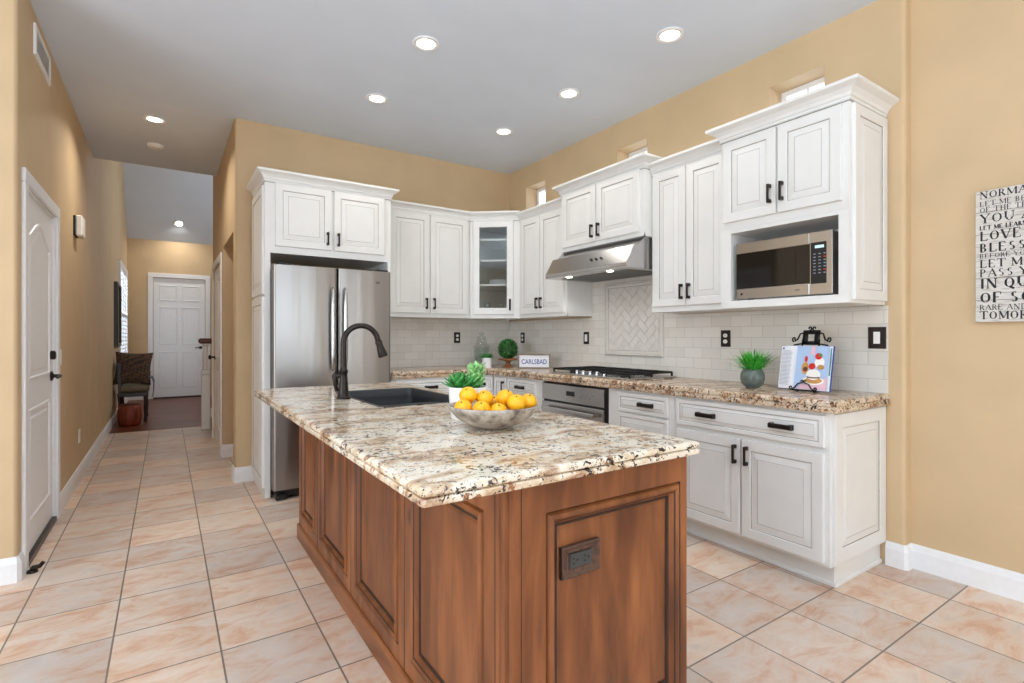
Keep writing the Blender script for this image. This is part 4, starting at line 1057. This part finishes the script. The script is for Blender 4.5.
mb = MB(); mb.lathe((x, y, KT), [(.055, 0), (.06, .006), (.06, .01), (.03, .018), (.028, .03), (.07, .06), (.078, .10), (.078, .195), (.082, .20), (.078, .20), (.074, .195), (.074, .10), (.066, .062), (0, .04)], 'jar_glass', 32); mb.build('vessel', j, smooth=True)
mb = MB(); mb.lathe((x, y, KT + .203), [(.094, 0), (.095, .005), (.07, .018), (.055, .05), (.048, .10), (.04, .112), (.022, .118), (.02, .126), (.03, .134), (.032, .146), (.02, .156), (0, .158)], 'jar_glass', 32); mb.build('lid', j, smooth=True)
x, y = at(508, 4.42)
pd_ = lathe_thing('wooden_pedestal', 'small turned wooden pedestal stand under the leafy ball', 'stand', (x, y, KT), [(.06, 0), (.062, .006), (.05, .013), (.03, .024), (.023, .042), (.028, .058), (.05, .068), (.098, .074), (.105, .082), (.105, .090), (.095, .092), (.06, .082), (0, .080)], 'turned_wood')
tp = thing('topiary_ball', 'round dark green boxwood ball sitting on the wooden pedestal', 'topiary', (x, y, KT + .082))
mb = MB(); mb.sphere((x, y, KT + .178), .095, 'dark_leaf', 20, 14); mb.build('core', tp)
mb = MB()
for i in range(520):
    z = 1 - 2 * (i + .5) / 520; a = i * 2.399963; r = math.sqrt(1 - z * z); d = Vector((r * math.cos(a), r * math.sin(a), z))
    q = d + Vector((random.uniform(-.6, .6), random.uniform(-.6, .6), random.uniform(-.6, .6)))
    if z < -.6: continue
    leaf(mb, Vector((x, y, KT + .178)) + d * .090, q, .026, .016, 'dark_leaf' if i % 3 else 'leaf_green', .2, thick=.001)
mb.build('leaves', tp)
# CARLSBAD block sign
c0 = Vector((*at(534, 4.06), KT)); sgu = Vector((math.cos(YAW + .12), -math.sin(YAW + .12), 0)); sgn = Vector((sgu.y, -sgu.x, 0))
if sgn.y > 0: sgn = -sgn
def SG(u, n, z): return tuple(c0 + sgu * u + sgn * n + Vector((0, 0, z)))
def sgbox(mb, u0, u1, n0, n1, z0, z1, k):
    P = [(u0, n0), (u1, n0), (u1, n1), (u0, n1)]; mb.loft([[SG(u, n, z0) for u, n in P], [SG(u, n, z1) for u, n in P]], k, True, True)
sg_ = thing('town_sign', 'small framed CARLSBAD sign standing on the corner counter', 'sign', tuple(c0))
mb = MB(); w2, hh = .158, .145
sgbox(mb, -w2, w2, -.03, .0, 0, .016, 'weathered_wood'); sgbox(mb, -w2, w2, -.03, .0, hh - .014, hh, 'weathered_wood'); sgbox(mb, -w2, -w2 + .014, -.03, 0, .016, hh - .014, 'weathered_wood'); sgbox(mb, w2 - .014, w2, -.03, 0, .016, hh - .014, 'weathered_wood'); mb.build('frame', sg_)
mb = MB(); sgbox(mb, -w2 + .014, w2 - .014, -.022, -.012, .016, hh - .014, 'paper'); mb.build('board', sg_)
def text_mesh(name, body, size, mat, parent, fn, width=None, thick=.001, xs=1.0):
    cu = bpy.data.curves.new('t', 'FONT'); cu.body = body; cu.size = size; cu.extrude = 0; cu.align_x = 'CENTER'; cu.offset = size * .012
    ob = bpy.data.objects.new('t', cu); COL.objects.link(ob); bpy.context.view_layer.update()
    me = bpy.data.meshes.new_from_object(ob.evaluated_get(bpy.context.evaluated_depsgraph_get())); bpy.data.objects.remove(ob)
    mb = MB(); xs_ = [v.co.x for v in me.vertices]; k = (width / (max(xs_) - min(xs_))) if width else 1
    V = [fn(v.co.x * k, v.co.y) for v in me.vertices]; mb.add(V, [tuple(p.vertices) for p in me.polygons], mat)
    return mb.build(name, parent)
l = text_mesh('lettering', 'CARLSBAD', .066, 'navy_ink', sg_, lambda a, b: SG(a, -.0112, .046 + b), .245); l['label'] = 'blue capital letters'

# ------------------------------------------------------------------ left wall: door, switch, vent, chime
def casing(root, F, u0, u1, z1, w=.075, t=.018):
    mb = MB()
    for a, b, c_, d_ in ((u0 - w, u0, 0, z1), (u1, u1 + w, 0, z1), (u0 - w, u1 + w, z1, z1 + w)):
        mb.fbox(F, a, b, 0, t, c_, d_, 'white_trim', .004)
    mb.build('casing', root) if root else None
def bead(mb, pts, F, n, k='white_trim', r=.010):
    mb.tube([F(u, n, z) for u, z in pts] , r, k, 8)
Fl = lambda u, n, z: (XL + n, u, z)
mb = MB(); ly0, ly1, lz = 3.768, 4.662, 2.052
mb.box(XL - .052, XL - .012, ly0, ly1, .03, lz, 'white_trim'); d1 = struct(mb.build('door_1'))
mb = MB(); Fd1 = lambda u, n, z: (XL - .012 + n, u, z)
def arch(y0, y1, z0, zs, zp):
    P = [(y0, z0), (y1, z0), (y1, zs)]
    for i in range(1, 12): f = i / 12; P.append((y1 + (y0 - y1) * f, zs + (zp - zs) * (math.sin(PI * f) ** 1.5)))
    return P + [(y0, zs), (y0, z0)]
def panel_poly(mb, P, F):
    # moulded panel: polygon rings shrunk towards the centre line
    cu_ = sum(p[0] for p in P) / len(P); cz_ = sum(p[1] for p in P) / len(P)
    Q = P[:-1]
    def sh(d, n):
        out = []
        for u, z in Q:
            du = max(-1, min(1, (u - cu_) / .1)); dz = max(-1, min(1, (z - cz_) / .1)); out.append(F(u - du * d, n, z - dz * d))
        return out
    mb.loft([sh(0, 0), sh(.004, .006), sh(.016, .008), sh(.024, -.004), sh(.036, -.004), sh(.060, .004)], 'white_trim', False, True)
panel_poly(mb, arch(ly0 + .13, ly1 - .13, 1.0, 1.82, 1.93), Fd1)
panel_poly(mb, [(ly0 + .13, .2), (ly1 - .13, .2), (ly1 - .13, .84), (ly0 + .13, .84), (ly0 + .13, .2)], Fd1); mb.build('door_panel', d1)
casing(d1, Fl, ly0 - .012, ly1 + .012, lz + .012)
mb = MB()
for a, b, c_, d_ in ((ly0 - .012, ly0 - .001, 0, lz + .011), (ly1 + .001, ly1 + .012, 0, lz + .011), (ly0, ly1, lz + .001, lz + .011)): mb.box(XL - .14, XL + .002, a, b, c_, d_, 'white_trim')
mb.build('jamb', d1)
for z in (.22, 1.05, 1.84):
    mb = MB(); mb.fbox(Fd1, ly0 + .001, ly0 + .028, 0, .004, z - .05, z + .05, 'white_plastic'); mb.tube([Fd1(ly0 + .002, .006, z - .052), Fd1(ly0 + .002, .006, z + .052)], .007, 'white_plastic', 10); mb.build('hinge', d1)
mb = MB(); mb.box(XL - .15, XL + .012, ly0, ly1, .0, .028, 'bronze'); mb.build('threshold', d1)
mb = MB(); hy = ly1 - .06
mb.lathe((XL - .012, hy, .985), [(.032, 0), (.032, .008), (.02, .014), (.012, .016), (.012, .05), (0, .05)], 'bronze', 20, 'X'); mb.tube([(XL + .038, hy, .985), (XL + .043, hy - .05, .985), (XL + .037, hy - .11, .98)], [.010, .010, .008], 'bronze', 10); mb.build('lever_handle', d1, auto=40)
mb = MB(); mb.lathe((XL - .012, hy, 1.125), [(.030, 0), (.030, .02), (.022, .026), (0, .026)], 'bronze', 20, 'X'); mb.build('deadbolt', d1, auto=40)
ds = thing('door_stop', 'small dark bronze door stop on the floor at the left wall', 'door stop', (XL + .05, 3.70, 0))
mb = MB(); mb.lathe((XL + .04, 3.70, 0), [(.025, 0), (.022, .012), (.010, .016), (.009, .03), (0, .03)], 'bronze', 16); mb.tube([(XL + .04, 3.70, .022), (XL + .07, 3.70, .026), (XL + .085, 3.70, .045)], [.012, .011, .010], 'bronze', 10); mb.build('hook', ds, auto=40)
duplex(Fl, 4.86, 1.10, 'white light switch beside the left white door', 'white_plastic', kind='switch')
duplex(Fl, 5.85, .385, 'white power outlet low on the left hall wall', 'white_plastic')
ch = thing('door_chime', 'white chime box with dark side high on the left hall wall', 'door chime', (XL, 5.75, 2.06))
mb = MB(); mb.fbox(Fl, 5.50, 5.68, 0, .015, 2.08, 2.24, 'dark_void'); mb.build('back_box', ch)
mb = MB(); mb.fbox(Fl, 5.50, 5.68, .015, .06, 2.075, 2.245, 'white_plastic', .01); mb.build('cover', ch)
vt = thing('air_vent', 'white return air vent high on the left wall', 'air vent', (XL, 4.2, 2.86))
mb = MB(); mb.rings_rect(lambda u, n, z: (XL + n, u, z), 3.98, 4.44, 2.865, 3.045, [(0, 0), (0, .008), (.004, .012), (.028, .012), (.03, .004)], 'white_trim', cap=False); mb.build('frame', vt)
mb = MB(); mb.box(XL, XL + .002, 4.0, 4.42, 2.885, 3.03, 'glaze'); mb.build('duct', vt)
for i in range(9):
    mb = MB(); z = 2.897 + i * .0155; mb.loft([[(XL + .002, 4.005, z + .008), (XL + .010, 4.005, z), (XL + .011, 4.005, z + .001), (XL + .003, 4.005, z + .010)], [(XL + .002, 4.415, z + .008), (XL + .010, 4.415, z), (XL + .011, 4.415, z + .001), (XL + .003, 4.415, z + .010)]], 'white_trim', True, True); mb.build('slat', vt)

# framed picture edge-on and shuttered window further down
pc = thing('framed_picture', 'dark framed picture seen edge-on on the left hall wall', 'picture', (XL, 9.85, 1.1))
mb = MB(); mb.rings_rect(lambda u, n, z: (XL + n, u, z), 9.45, 10.2, 1.10, 2.05, [(0, 0), (0, .04), (.01, .05), (.045, .045), (.05, .02)], 'dark_wood', cap=False); mb.build('frame', pc)
mb = MB(); mb.box(XL + .002, XL + .02, 9.49, 10.16, 1.14, 2.01, 'olive_fabric'); mb.build('canvas', pc)
mb = MB()
wy0, wy1, wz0, wz1 = 10.35, 12.1, .82, 2.42
for a, b, c_, d_ in ((wy0 - .06, wy0, wz0 - .06, wz1 + .06), (wy1, wy1 + .06, wz0 - .06, wz1 + .06), (wy0, wy1, wz1, wz1 + .06), (wy0, wy1, wz0 - .06, wz0)): mb.box(XL, XL + .03, a, b, c_, d_, 'white_trim')
w4 = struct(mb.build('window_4'))
mb = MB(); mb.box(XL - .12, XL - .115, wy0, wy1, wz0, wz1, 'window_glass'); mb.build('pane', w4)
sh = thing('window_shutter', 'white louvered plantation shutters on the left entry window', 'shutters', (XL, 11.2, wz0))
for k in range(3):
    a0_ = wy0 + k * (wy1 - wy0) / 3 + .004; a1_ = wy0 + (k + 1) * (wy1 - wy0) / 3 - .004; mb = MB()
    for a, b, c_, d_ in ((a0_, a0_ + .05, wz0, wz1), (a1_ - .05, a1_, wz0, wz1), (a0_, a1_, wz1 - .07, wz1), (a0_, a1_, wz0, wz0 + .07), (a0_, a1_, 1.58, 1.64)): mb.box(XL + .002, XL + .03, a, b, c_, d_, 'white_trim')
    s_ = mb.build('shutter_frame', sh); mb = MB()
    for i in range(22):
        z = wz0 + .10 + i * .066
        if 1.54 < z < 1.66: continue
        mb.loft([[(XL - .012, q, z + .022), (XL + .044, q, z - .022), (XL + .046, q, z - .016), (XL - .010, q, z + .028)] for q in (a0_ + .05, a1_ - .05)], 'white_trim', True, True)
    mb.build('louvers', s_)

# front door
mb = MB(); fy = 12.62; mb.box(-.2085, .6785, fy, fy + .045, .02, 2.4285, 'white_trim'); d2 = struct(mb.build('door_2'))
Ff = FB(fy); mb = MB()
for u0, u1 in ((-.115, .195), (.275, .585)):
    for z0, z1 in ((.22, .95), (1.09, 1.85), (1.97, 2.29)):
        mb.rings_rect(Ff, u0, u1, z0, z1, [(0, .0005), (.006, .008), (.018, .008), (.030, -.010), (.045, -.010), (.075, .002)], 'white_trim')
mb.build('door_panel', d2); casing(d2, FB(12.6), -.217, .687, 2.437, .085)
mb = MB(); mb.lathe((.60, fy, 1.02), [(.03, 0), (.03, -.01), (.012, -.014), (.012, -.05), (0, -.05)], 'bronze', 16, 'Y'); mb.tube([(.60, fy - .05, 1.02), (.54, fy - .055, 1.02), (.50, fy - .05, 1.015)], .009, 'bronze', 8); mb.build('lever_handle', d2)
mb = MB(); mb.box(-.30, .77, 12.752, 12.80, 0, 2.55, 'white_trim'); mb.build('leak_backing', d2)  # added unseen backing behind the door, stops light leaking round its edges
mb = MB(); mb.lathe((.235, fy, 1.60), [(.011, 0), (.011, -.006), (0, -.006)], 'chrome', 12, 'Y'); mb.build('peephole', d2)
mb = MB(); mb.box(-.21, .68, 12.56, 12.62, 0.002, .03, 'dark_wood'); mb.build('threshold', d2)

# hall closet door on the right, seen edge-on
mb = MB(); Fk = lambda u, n, z: (.49 - n, -u, z)
mb.fbox(Fk, -7.35, -6.29, -.05, -.008, .01, 2.05, 'white_trim'); d3 = struct(mb.build('door_3'))
mb = MB()
for u0, u1 in ((-7.23, -6.88), (-6.76, -6.41)):
    for z0, z1 in ((.2, .85), (1.0, 1.9)): mb.rings_rect(lambda u, n, z: Fk(u, n - .008, z), u0, u1, z0, z1, [(0, .0005), (.006, .006), (.018, .006), (.030, -.006), (.045, -.006), (.07, .002)], 'white_trim')
mb.build('door_panel', d3); casing(d3, Fk, -7.36, -6.28, 2.06, .075)
mb = MB(); mb.lathe((.49 + .008, 7.24, 1.0), [(.03, 0), (.03, -.008), (.011, -.012), (.011, -.04), (.026, -.048), (.028, -.062), (.018, -.072), (0, -.074)], 'bronze', 16, 'X'); mb.build('knob', d3, auto=50)
for z in (.25, 1.82):
    mb = MB(); mb.tube([(.484, 6.286, z - .05), (.484, 6.286, z + .05)], .009, 'bronze', 8); mb.build('hinge', d3)

# stairs and newel post
nx_, ny_ = .445, 8.12
nw = thing('newel_post', 'white turned stair newel post with dark wood cap', 'newel post', (nx_, ny_, 0))
mb = MB(); mb.box(nx_ - .05, nx_ + .05, ny_ - .05, ny_ + .05, .002, .72, 'white_trim', .006); mb.box(nx_ - .05, nx_ + .05, ny_ - .05, ny_ + .05, .735, .80, 'white_trim', .008)
mb.lathe((nx_, ny_, .715), [(.04, 0), (.04, .03), (.03, .09), (.045, .10), (.035, .14), (.044, .24), (.032, .34), (.028, .40), (.045, .42), (.045, .44), (0, .44)], 'white_trim', 20); mb.build('post', nw, auto=40)
mb = MB(); mb.box(nx_ - .085, nx_ + .20, ny_ - .06, ny_ + .06, 1.155, 1.225, 'mahogany', .02); mb.build('handrail_cap', nw)
st = thing('staircase', 'carpeted stair steps beside the white newel post', 'stairs', (1.3, 7.83, 0))
for i in range(4):
    mb = MB(); x0 = .50 + i * .27; mb.box(x0, x0 + .27 + .5, 7.52, 8.06, 0, .17 * (i + 1), 'carpet', .012); mb.build('step', st)
mb = MB(); mb.loft([[(.50, 8.06, 0), (2.4, 8.06, 0), (2.4, 8.06, 1.36), (1.6, 8.06, .86), (.50, 8.06, .28)], [(.50, 8.10, 0), (2.4, 8.10, 0), (2.4, 8.10, 1.36), (1.6, 8.10, .86), (.50, 8.10, .28)]], 'white_trim', True, True); mb.build('stringer', st)

# entry bench with cushion, pillow, throw and drum stool
bx0, bx1, b0, b1 = -.58, -.22, 9.26, 9.90
be = thing('entry_bench', 'dark wooden armchair bench with olive seat against the left hall wall', 'bench', (-.4, 9.4, 0))
for i, (x, y) in enumerate(((bx0 + .03, b0 + .03), (bx1 - .03, b0 + .03), (bx0 + .03, b1 - .03), (bx1 - .03, b1 - .03))):
    mb = MB(); mb.lathe((x, y, .002), [(.018, 0), (.022, .04), (.016, .08), (.024, .2), (.018, .3), (.026, .36), (.026, .42), (0, .42)], 'dark_wood', 12); mb.build('leg', be, auto=40)
mb = MB(); mb.box(bx0, bx1, b0, b1, .38, .44, 'dark_wood', .008); mb.build('seat_frame', be)
mb = MB(); mb.box(bx0 + .01, bx1 + .01, b0 + .01, b1 - .01, .44, .53, 'olive_fabric', .03); mb.build('seat_cushion', be)
mb = MB(); mb.bar((bx0 + .03, b1 - .03, .42), (bx0 + .02, b1 - .03, .86), .04, 'dark_wood'); mb.bar((bx0 + .03, b0 + .03, .42), (bx0 + .02, b0 + .03, .86), .04, 'dark_wood'); mb.bar((bx0 + .02, b0, .84), (bx0 + .02, b1, .84), .05, 'dark_wood', h=.07); mb.bar((bx0 + .025, b0, .66), (bx0 + .025, b1, .66), .03, 'dark_wood', h=.05); mb.build('backrest', be)
mb = MB(); mb.bar((bx0 + .04, b1 - .02, .70), (bx1 + .02, b1 - .02, .68), .05, 'dark_wood'); mb.bar((bx1 - .01, b1 - .02, .42), (bx1 + .0, b1 - .02, .68), .035, 'dark_wood'); mb.build('armrest', be)
def cushion(name, c, ax_u, ax_v, ax_n, w, h, t, k, label, cat):
    mb = MB(); n = 10; c = Vector(c); U, V, N = Vector(ax_u).normalized(), Vector(ax_v).normalized(), Vector(ax_n).normalized()
    for sgn in (1, -1):
        vs = []; 
        for i in range(n + 1):
            for jj in range(n + 1):
                a, b = -1 + 2 * i / n, -1 + 2 * jj / n; th = t * ((1 - a ** 4) * (1 - b ** 4)) ** .5; pin = 1 - .10 * (1 - abs(a) ** 2) * abs(b) ** 3; pin2 = 1 - .10 * (1 - abs(b) ** 2) * abs(a) ** 3
                vs.append(tuple(c + U * a * w / 2 * pin2 + V * b * h / 2 * pin + N * th * sgn / 2))
        mb.add(vs, [(i * (n + 1) + jj, (i + 1) * (n + 1) + jj, (i + 1) * (n + 1) + jj + 1, i * (n + 1) + jj + 1) for i in range(n) for jj in range(n)], k)
    return tag(mb.build(name, smooth=True), label, cat)
cushion('throw_pillow', (-.40, 9.46, .78), (1, .12, -.06), (.06, .28, 1), (-.1, -1, .28), .46, .50, .16, 'pillow_weave', 'dark patterned throw pillow standing on the entry bench', 'pillow')
mb = MB(); vs = []
prof_ = [(-.26, 9.45, .60), (-.21, 9.44, .655), (-.165, 9.44, .64), (-.145, 9.44, .56), (-.15, 9.45, .46), (-.16, 9.46, .36)]
mb.loft([[(x, y0_, z) for x, y0_, z in prof_] + [(x - .012, y0_, z - .012) for x, y0_, z in reversed(prof_)] for y0_ in (9.42,)] + [[(x, 9.80, z) for x, y0_, z in prof_] + [(x - .012, 9.80, z - .012) for x, y0_, z in reversed(prof_)]], 'blue_grey_cloth', True, True)
tag(mb.build('throw_blanket'), 'blue grey cloth draped over the far side of the entry bench', 'blanket')
dm = thing('drum_stool', 'reddish brown wooden drum stool in front of the entry bench', 'stool', (-.425, 9.08, 0))
mb = MB(); mb.lathe((-.425, 9.08, .002), [(.115, 0), (.13, .02), (.145, .12), (.14, .22), (.125, .27), (.115, .28)], 'cedar_drum', 28); mb.build('barrel', dm, smooth=True)
mb = MB(); mb.lathe((-.425, 9.08, .282), [(.118, 0), (.118, .012), (.10, .02), (0, .022)], 'brown_leather', 28); mb.build('top', dm, auto=40)

# ------------------------------------------------------------------ the NORMAL DAY board on the right wall, letters drawn as serif strokes
GLY = {  # strokes in a unit box: ('s'|'t', x0,y0,x1,y1) thick/thin; ('o', cx,cy,rx,ry,a0,a1)
 'A': [('t', .08, 0, .5, 1), ('s', .5, 1, .92, 0), ('t', .25, .35, .76, .35), ('f', 0, .25), ('f', .72, 1.05)],
 'B': [('s', .2, 0, .2, 1), ('o', .45, .74, .3, .24, -90, 90), ('o', .45, .26, .36, .25, -90, 90), ('t', .2, 1, .45, 1), ('t', .2, .5, .45, .5), ('t', .2, 0, .45, 0)],
 'C': [('o', .52, .5, .42, .48, 50, 310)], 'D': [('s', .2, 0, .2, 1), ('o', .4, .5, .5, .48, -90, 90), ('t', .1, 1, .42, 1), ('t', .1, 0, .42, 0)],
 'E': [('s', .2, 0, .2, 1), ('t', .1, 1, .8, 1), ('t', .2, .52, .65, .52), ('t', .1, 0, .85, 0), ('t', .8, 1, .8, .8), ('t', .85, 0, .85, .2)],
 'F': [('s', .2, 0, .2, 1), ('t', .1, 1, .82, 1), ('t', .2, .52, .65, .52), ('t', .82, 1, .82, .8), ('f', .05, .38)],
 'H': [('s', .2, 0, .2, 1), ('s', .82, 0, .82, 1), ('t', .2, .5, .82, .5), ('f', .05, .36), ('f', .66, .98), ('h', .05, .36), ('h', .66, .98)],
 'I': [('s', .5, 0, .5, 1), ('f', .32, .68), ('h', .32, .68)],
 'L': [('s', .22, 0, .22, 1), ('t', .1, 0, .86, 0), ('t', .86, 0, .86, .22), ('h', .08, .38)],
 'M': [('t', .14, 0, .14, 1), ('s', .14, 1, .5, .1), ('t', .5, .1, .86, 1), ('s', .88, 0, .88, 1), ('f', .02, .28), ('f', .76, 1.02), ('h', .02, .2)],
 'N': [('t', .16, 0, .16, 1), ('s', .16, 1, .84, 0), ('t', .84, 0, .84, 1), ('f', .04, .3), ('h', .7, .98), ('h', .02, .2)],
 'O': [('o', .5, .5, .44, .48, 0, 360)], 'P': [('s', .2, 0, .2, 1), ('o', .45, .73, .35, .25, -90, 90), ('t', .1, 1, .45, 1), ('t', .2, .48, .45, .48), ('f', .05, .38)],
 'Q': [('o', .5, .5, .44, .48, 0, 360), ('s', .5, .1, .9, -.15)],
 'R': [('s', .2, 0, .2, 1), ('o', .45, .75, .32, .24, -90, 90), ('t', .1, 1, .45, 1), ('t', .2, .5, .45, .5), ('s', .48, .5, .9, 0), ('f', .05, .36), ('f', .8, 1.0)],
 'S': [('o', .5, .74, .30, .24, 40, 270), ('o', .5, .26, .34, .25, -140, 90)],
 'T': [('s', .5, 0, .5, 1), ('t', .06, 1, .94, 1), ('t', .06, 1, .06, .8), ('t', .94, 1, .94, .8), ('f', .34, .66)],
 'U': [('s', .2, 1, .2, .32), ('t', .84, 1, .84, .32), ('o', .52, .32, .32, .31, 180, 360), ('h', .04, .36), ('h', .7, .98)],
 'V': [('s', .1, 1, .5, 0), ('t', .5, 0, .9, 1), ('h', .0, .26), ('h', .76, 1.02)],
 'W': [('s', .05, 1, .28, 0), ('t', .28, 0, .5, .8), ('s', .5, .8, .72, 0), ('t', .72, 0, .95, 1), ('h', -.05, .18), ('h', .84, 1.04)],
 'Y': [('s', .1, 1, .5, .48), ('t', .9, 1, .5, .48), ('s', .5, .48, .5, 0), ('h', 0, .28), ('h', .74, 1.02), ('f', .34, .66)],
 '.': [('s', .3, 0, .3, .12)], ',': [('s', .35, .1, .25, -.14)]}
def serif_line(mb, txt, u0, z, h, k, wid=.78, gap=.13, bold=1.0):
    u = u0
    for chx in txt:
        if chx == ' ': u += h * .40; continue
        w = h * wid * (1.2 if chx in 'MW' else .35 if chx in '.,' else .5 if chx == 'I' else .85 if chx in 'EFLSPBR' else 1)
        TH, TN = h * .18 * bold, h * .075 * bold
        def quad(x0, y0, x1, y1, t):
            a = Vector((u + x0 * w, z + y0 * h)); b = Vector((u + x1 * w, z + y1 * h)); d = b - a
            if d.length < 1e-6: return
            n = Vector((-d.y, d.x)).normalized() * t / 2; mb.add([k_(a + n), k_(a - n), k_(b - n), k_(b + n)], [(0, 1, 2, 3)], 'black_ink')
        k_ = lambda v: k(v.x, v.y)
        for st_ in GLY[chx]:
            if st_[0] == 's': quad(*st_[1:], TH)
            elif st_[0] == 't': quad(*st_[1:], TN)
            elif st_[0] == 'f': quad(st_[1], .025, st_[2], .025, TN)
            elif st_[0] == 'h': quad(st_[1], .975, st_[2], .975, TN)
            else:
                _, cx, cy, rx, ry, a0, a1 = st_; n = max(6, int(abs(a1 - a0) / 24)); pr = None
                vs = []
                for i in range(n + 1):
                    a = math.radians(a0 + (a1 - a0) * i / n); t = TN + (TH - TN) * abs(math.cos(a)) ** 1.5
                    co, si = math.cos(a), math.sin(a)
                    vs.append(k(u + cx * w + rx * w * co, z + cy * h + ry * h * si)); vs.append(k(u + cx * w + (rx * w - t) * co, z + cy * h + (ry * h - t * .8) * si))
                mb.add(vs, [(2 * i, 2 * i + 1, 2 * i + 3, 2 * i + 2) for i in range(n)], 'black_ink')
        u += w + h * gap
sy1 = .866; sy0 = sy1 - .40; z0_, z1_ = 1.320, 1.965
ws = thing('word_sign', 'white wooden word board with black serif capitals on the right wall', 'sign', (XR2, (sy0 + sy1) / 2, z0_))
mb = MB(); nb = 6
for i in range(nb):
    za = z0_ + (z1_ - z0_) * i / nb; mb.box(XR2 - .028, XR2 - .006, sy0, sy1, za + .0008, za + (z1_ - z0_) / nb - .0008, 'sign_boards', .002)
for y in (sy0 + .08, sy1 - .08): mb.box(XR2 - .008, XR2, y - .02, y + .02, z0_ + .04, z1_ - .04, 'weathered_wood')
mb.build('board', ws)
mb = MB(); K = lambda u, z: (XR2 - .0284, sy1 - u, z)
def fit(txt): return txt
def zz_(p): return z1_ - (p - 70) / 575 * (z1_ - z0_)
for txt, pt, pb_, wd, bd in (('NORMAL DAY,', 75, 105, 1.02, 1), ('LET ME BE AWARE', 117, 139, .92, .85), ('OF THE TREASURE', 144, 166, .92, .85), ('YOU ARE.', 174, 213, 1.0, .95), ('LET ME LEARN FROM YOU,', 224, 242, .8, 1.4), ('LOVE YOU,', 249, 289, .92, 1), ('BLESS YOU', 302, 339, .95, 1.1),
    ('BEFORE YOU DEPART.', 346, 366, .95, .8), ('LET ME NOT', 373, 407, .95, 1), ('PASS YOU BY', 414, 447, .95, .9), ('IN QUEST', 456, 498, .95, 1.15), ('OF SOME', 516, 560, .95, 1.15), ('RARE AND PERFECT', 569, 592, .95, .85), ('TOMORROW.', 598, 632, .9, 1)):
    serif_line(mb, txt, .016, zz_(pb_), zz_(pt) - zz_(pb_), K, .93 * wd, .07, bd)
l = mb.build('lettering', ws); l['label'] = 'black serif capital letters'
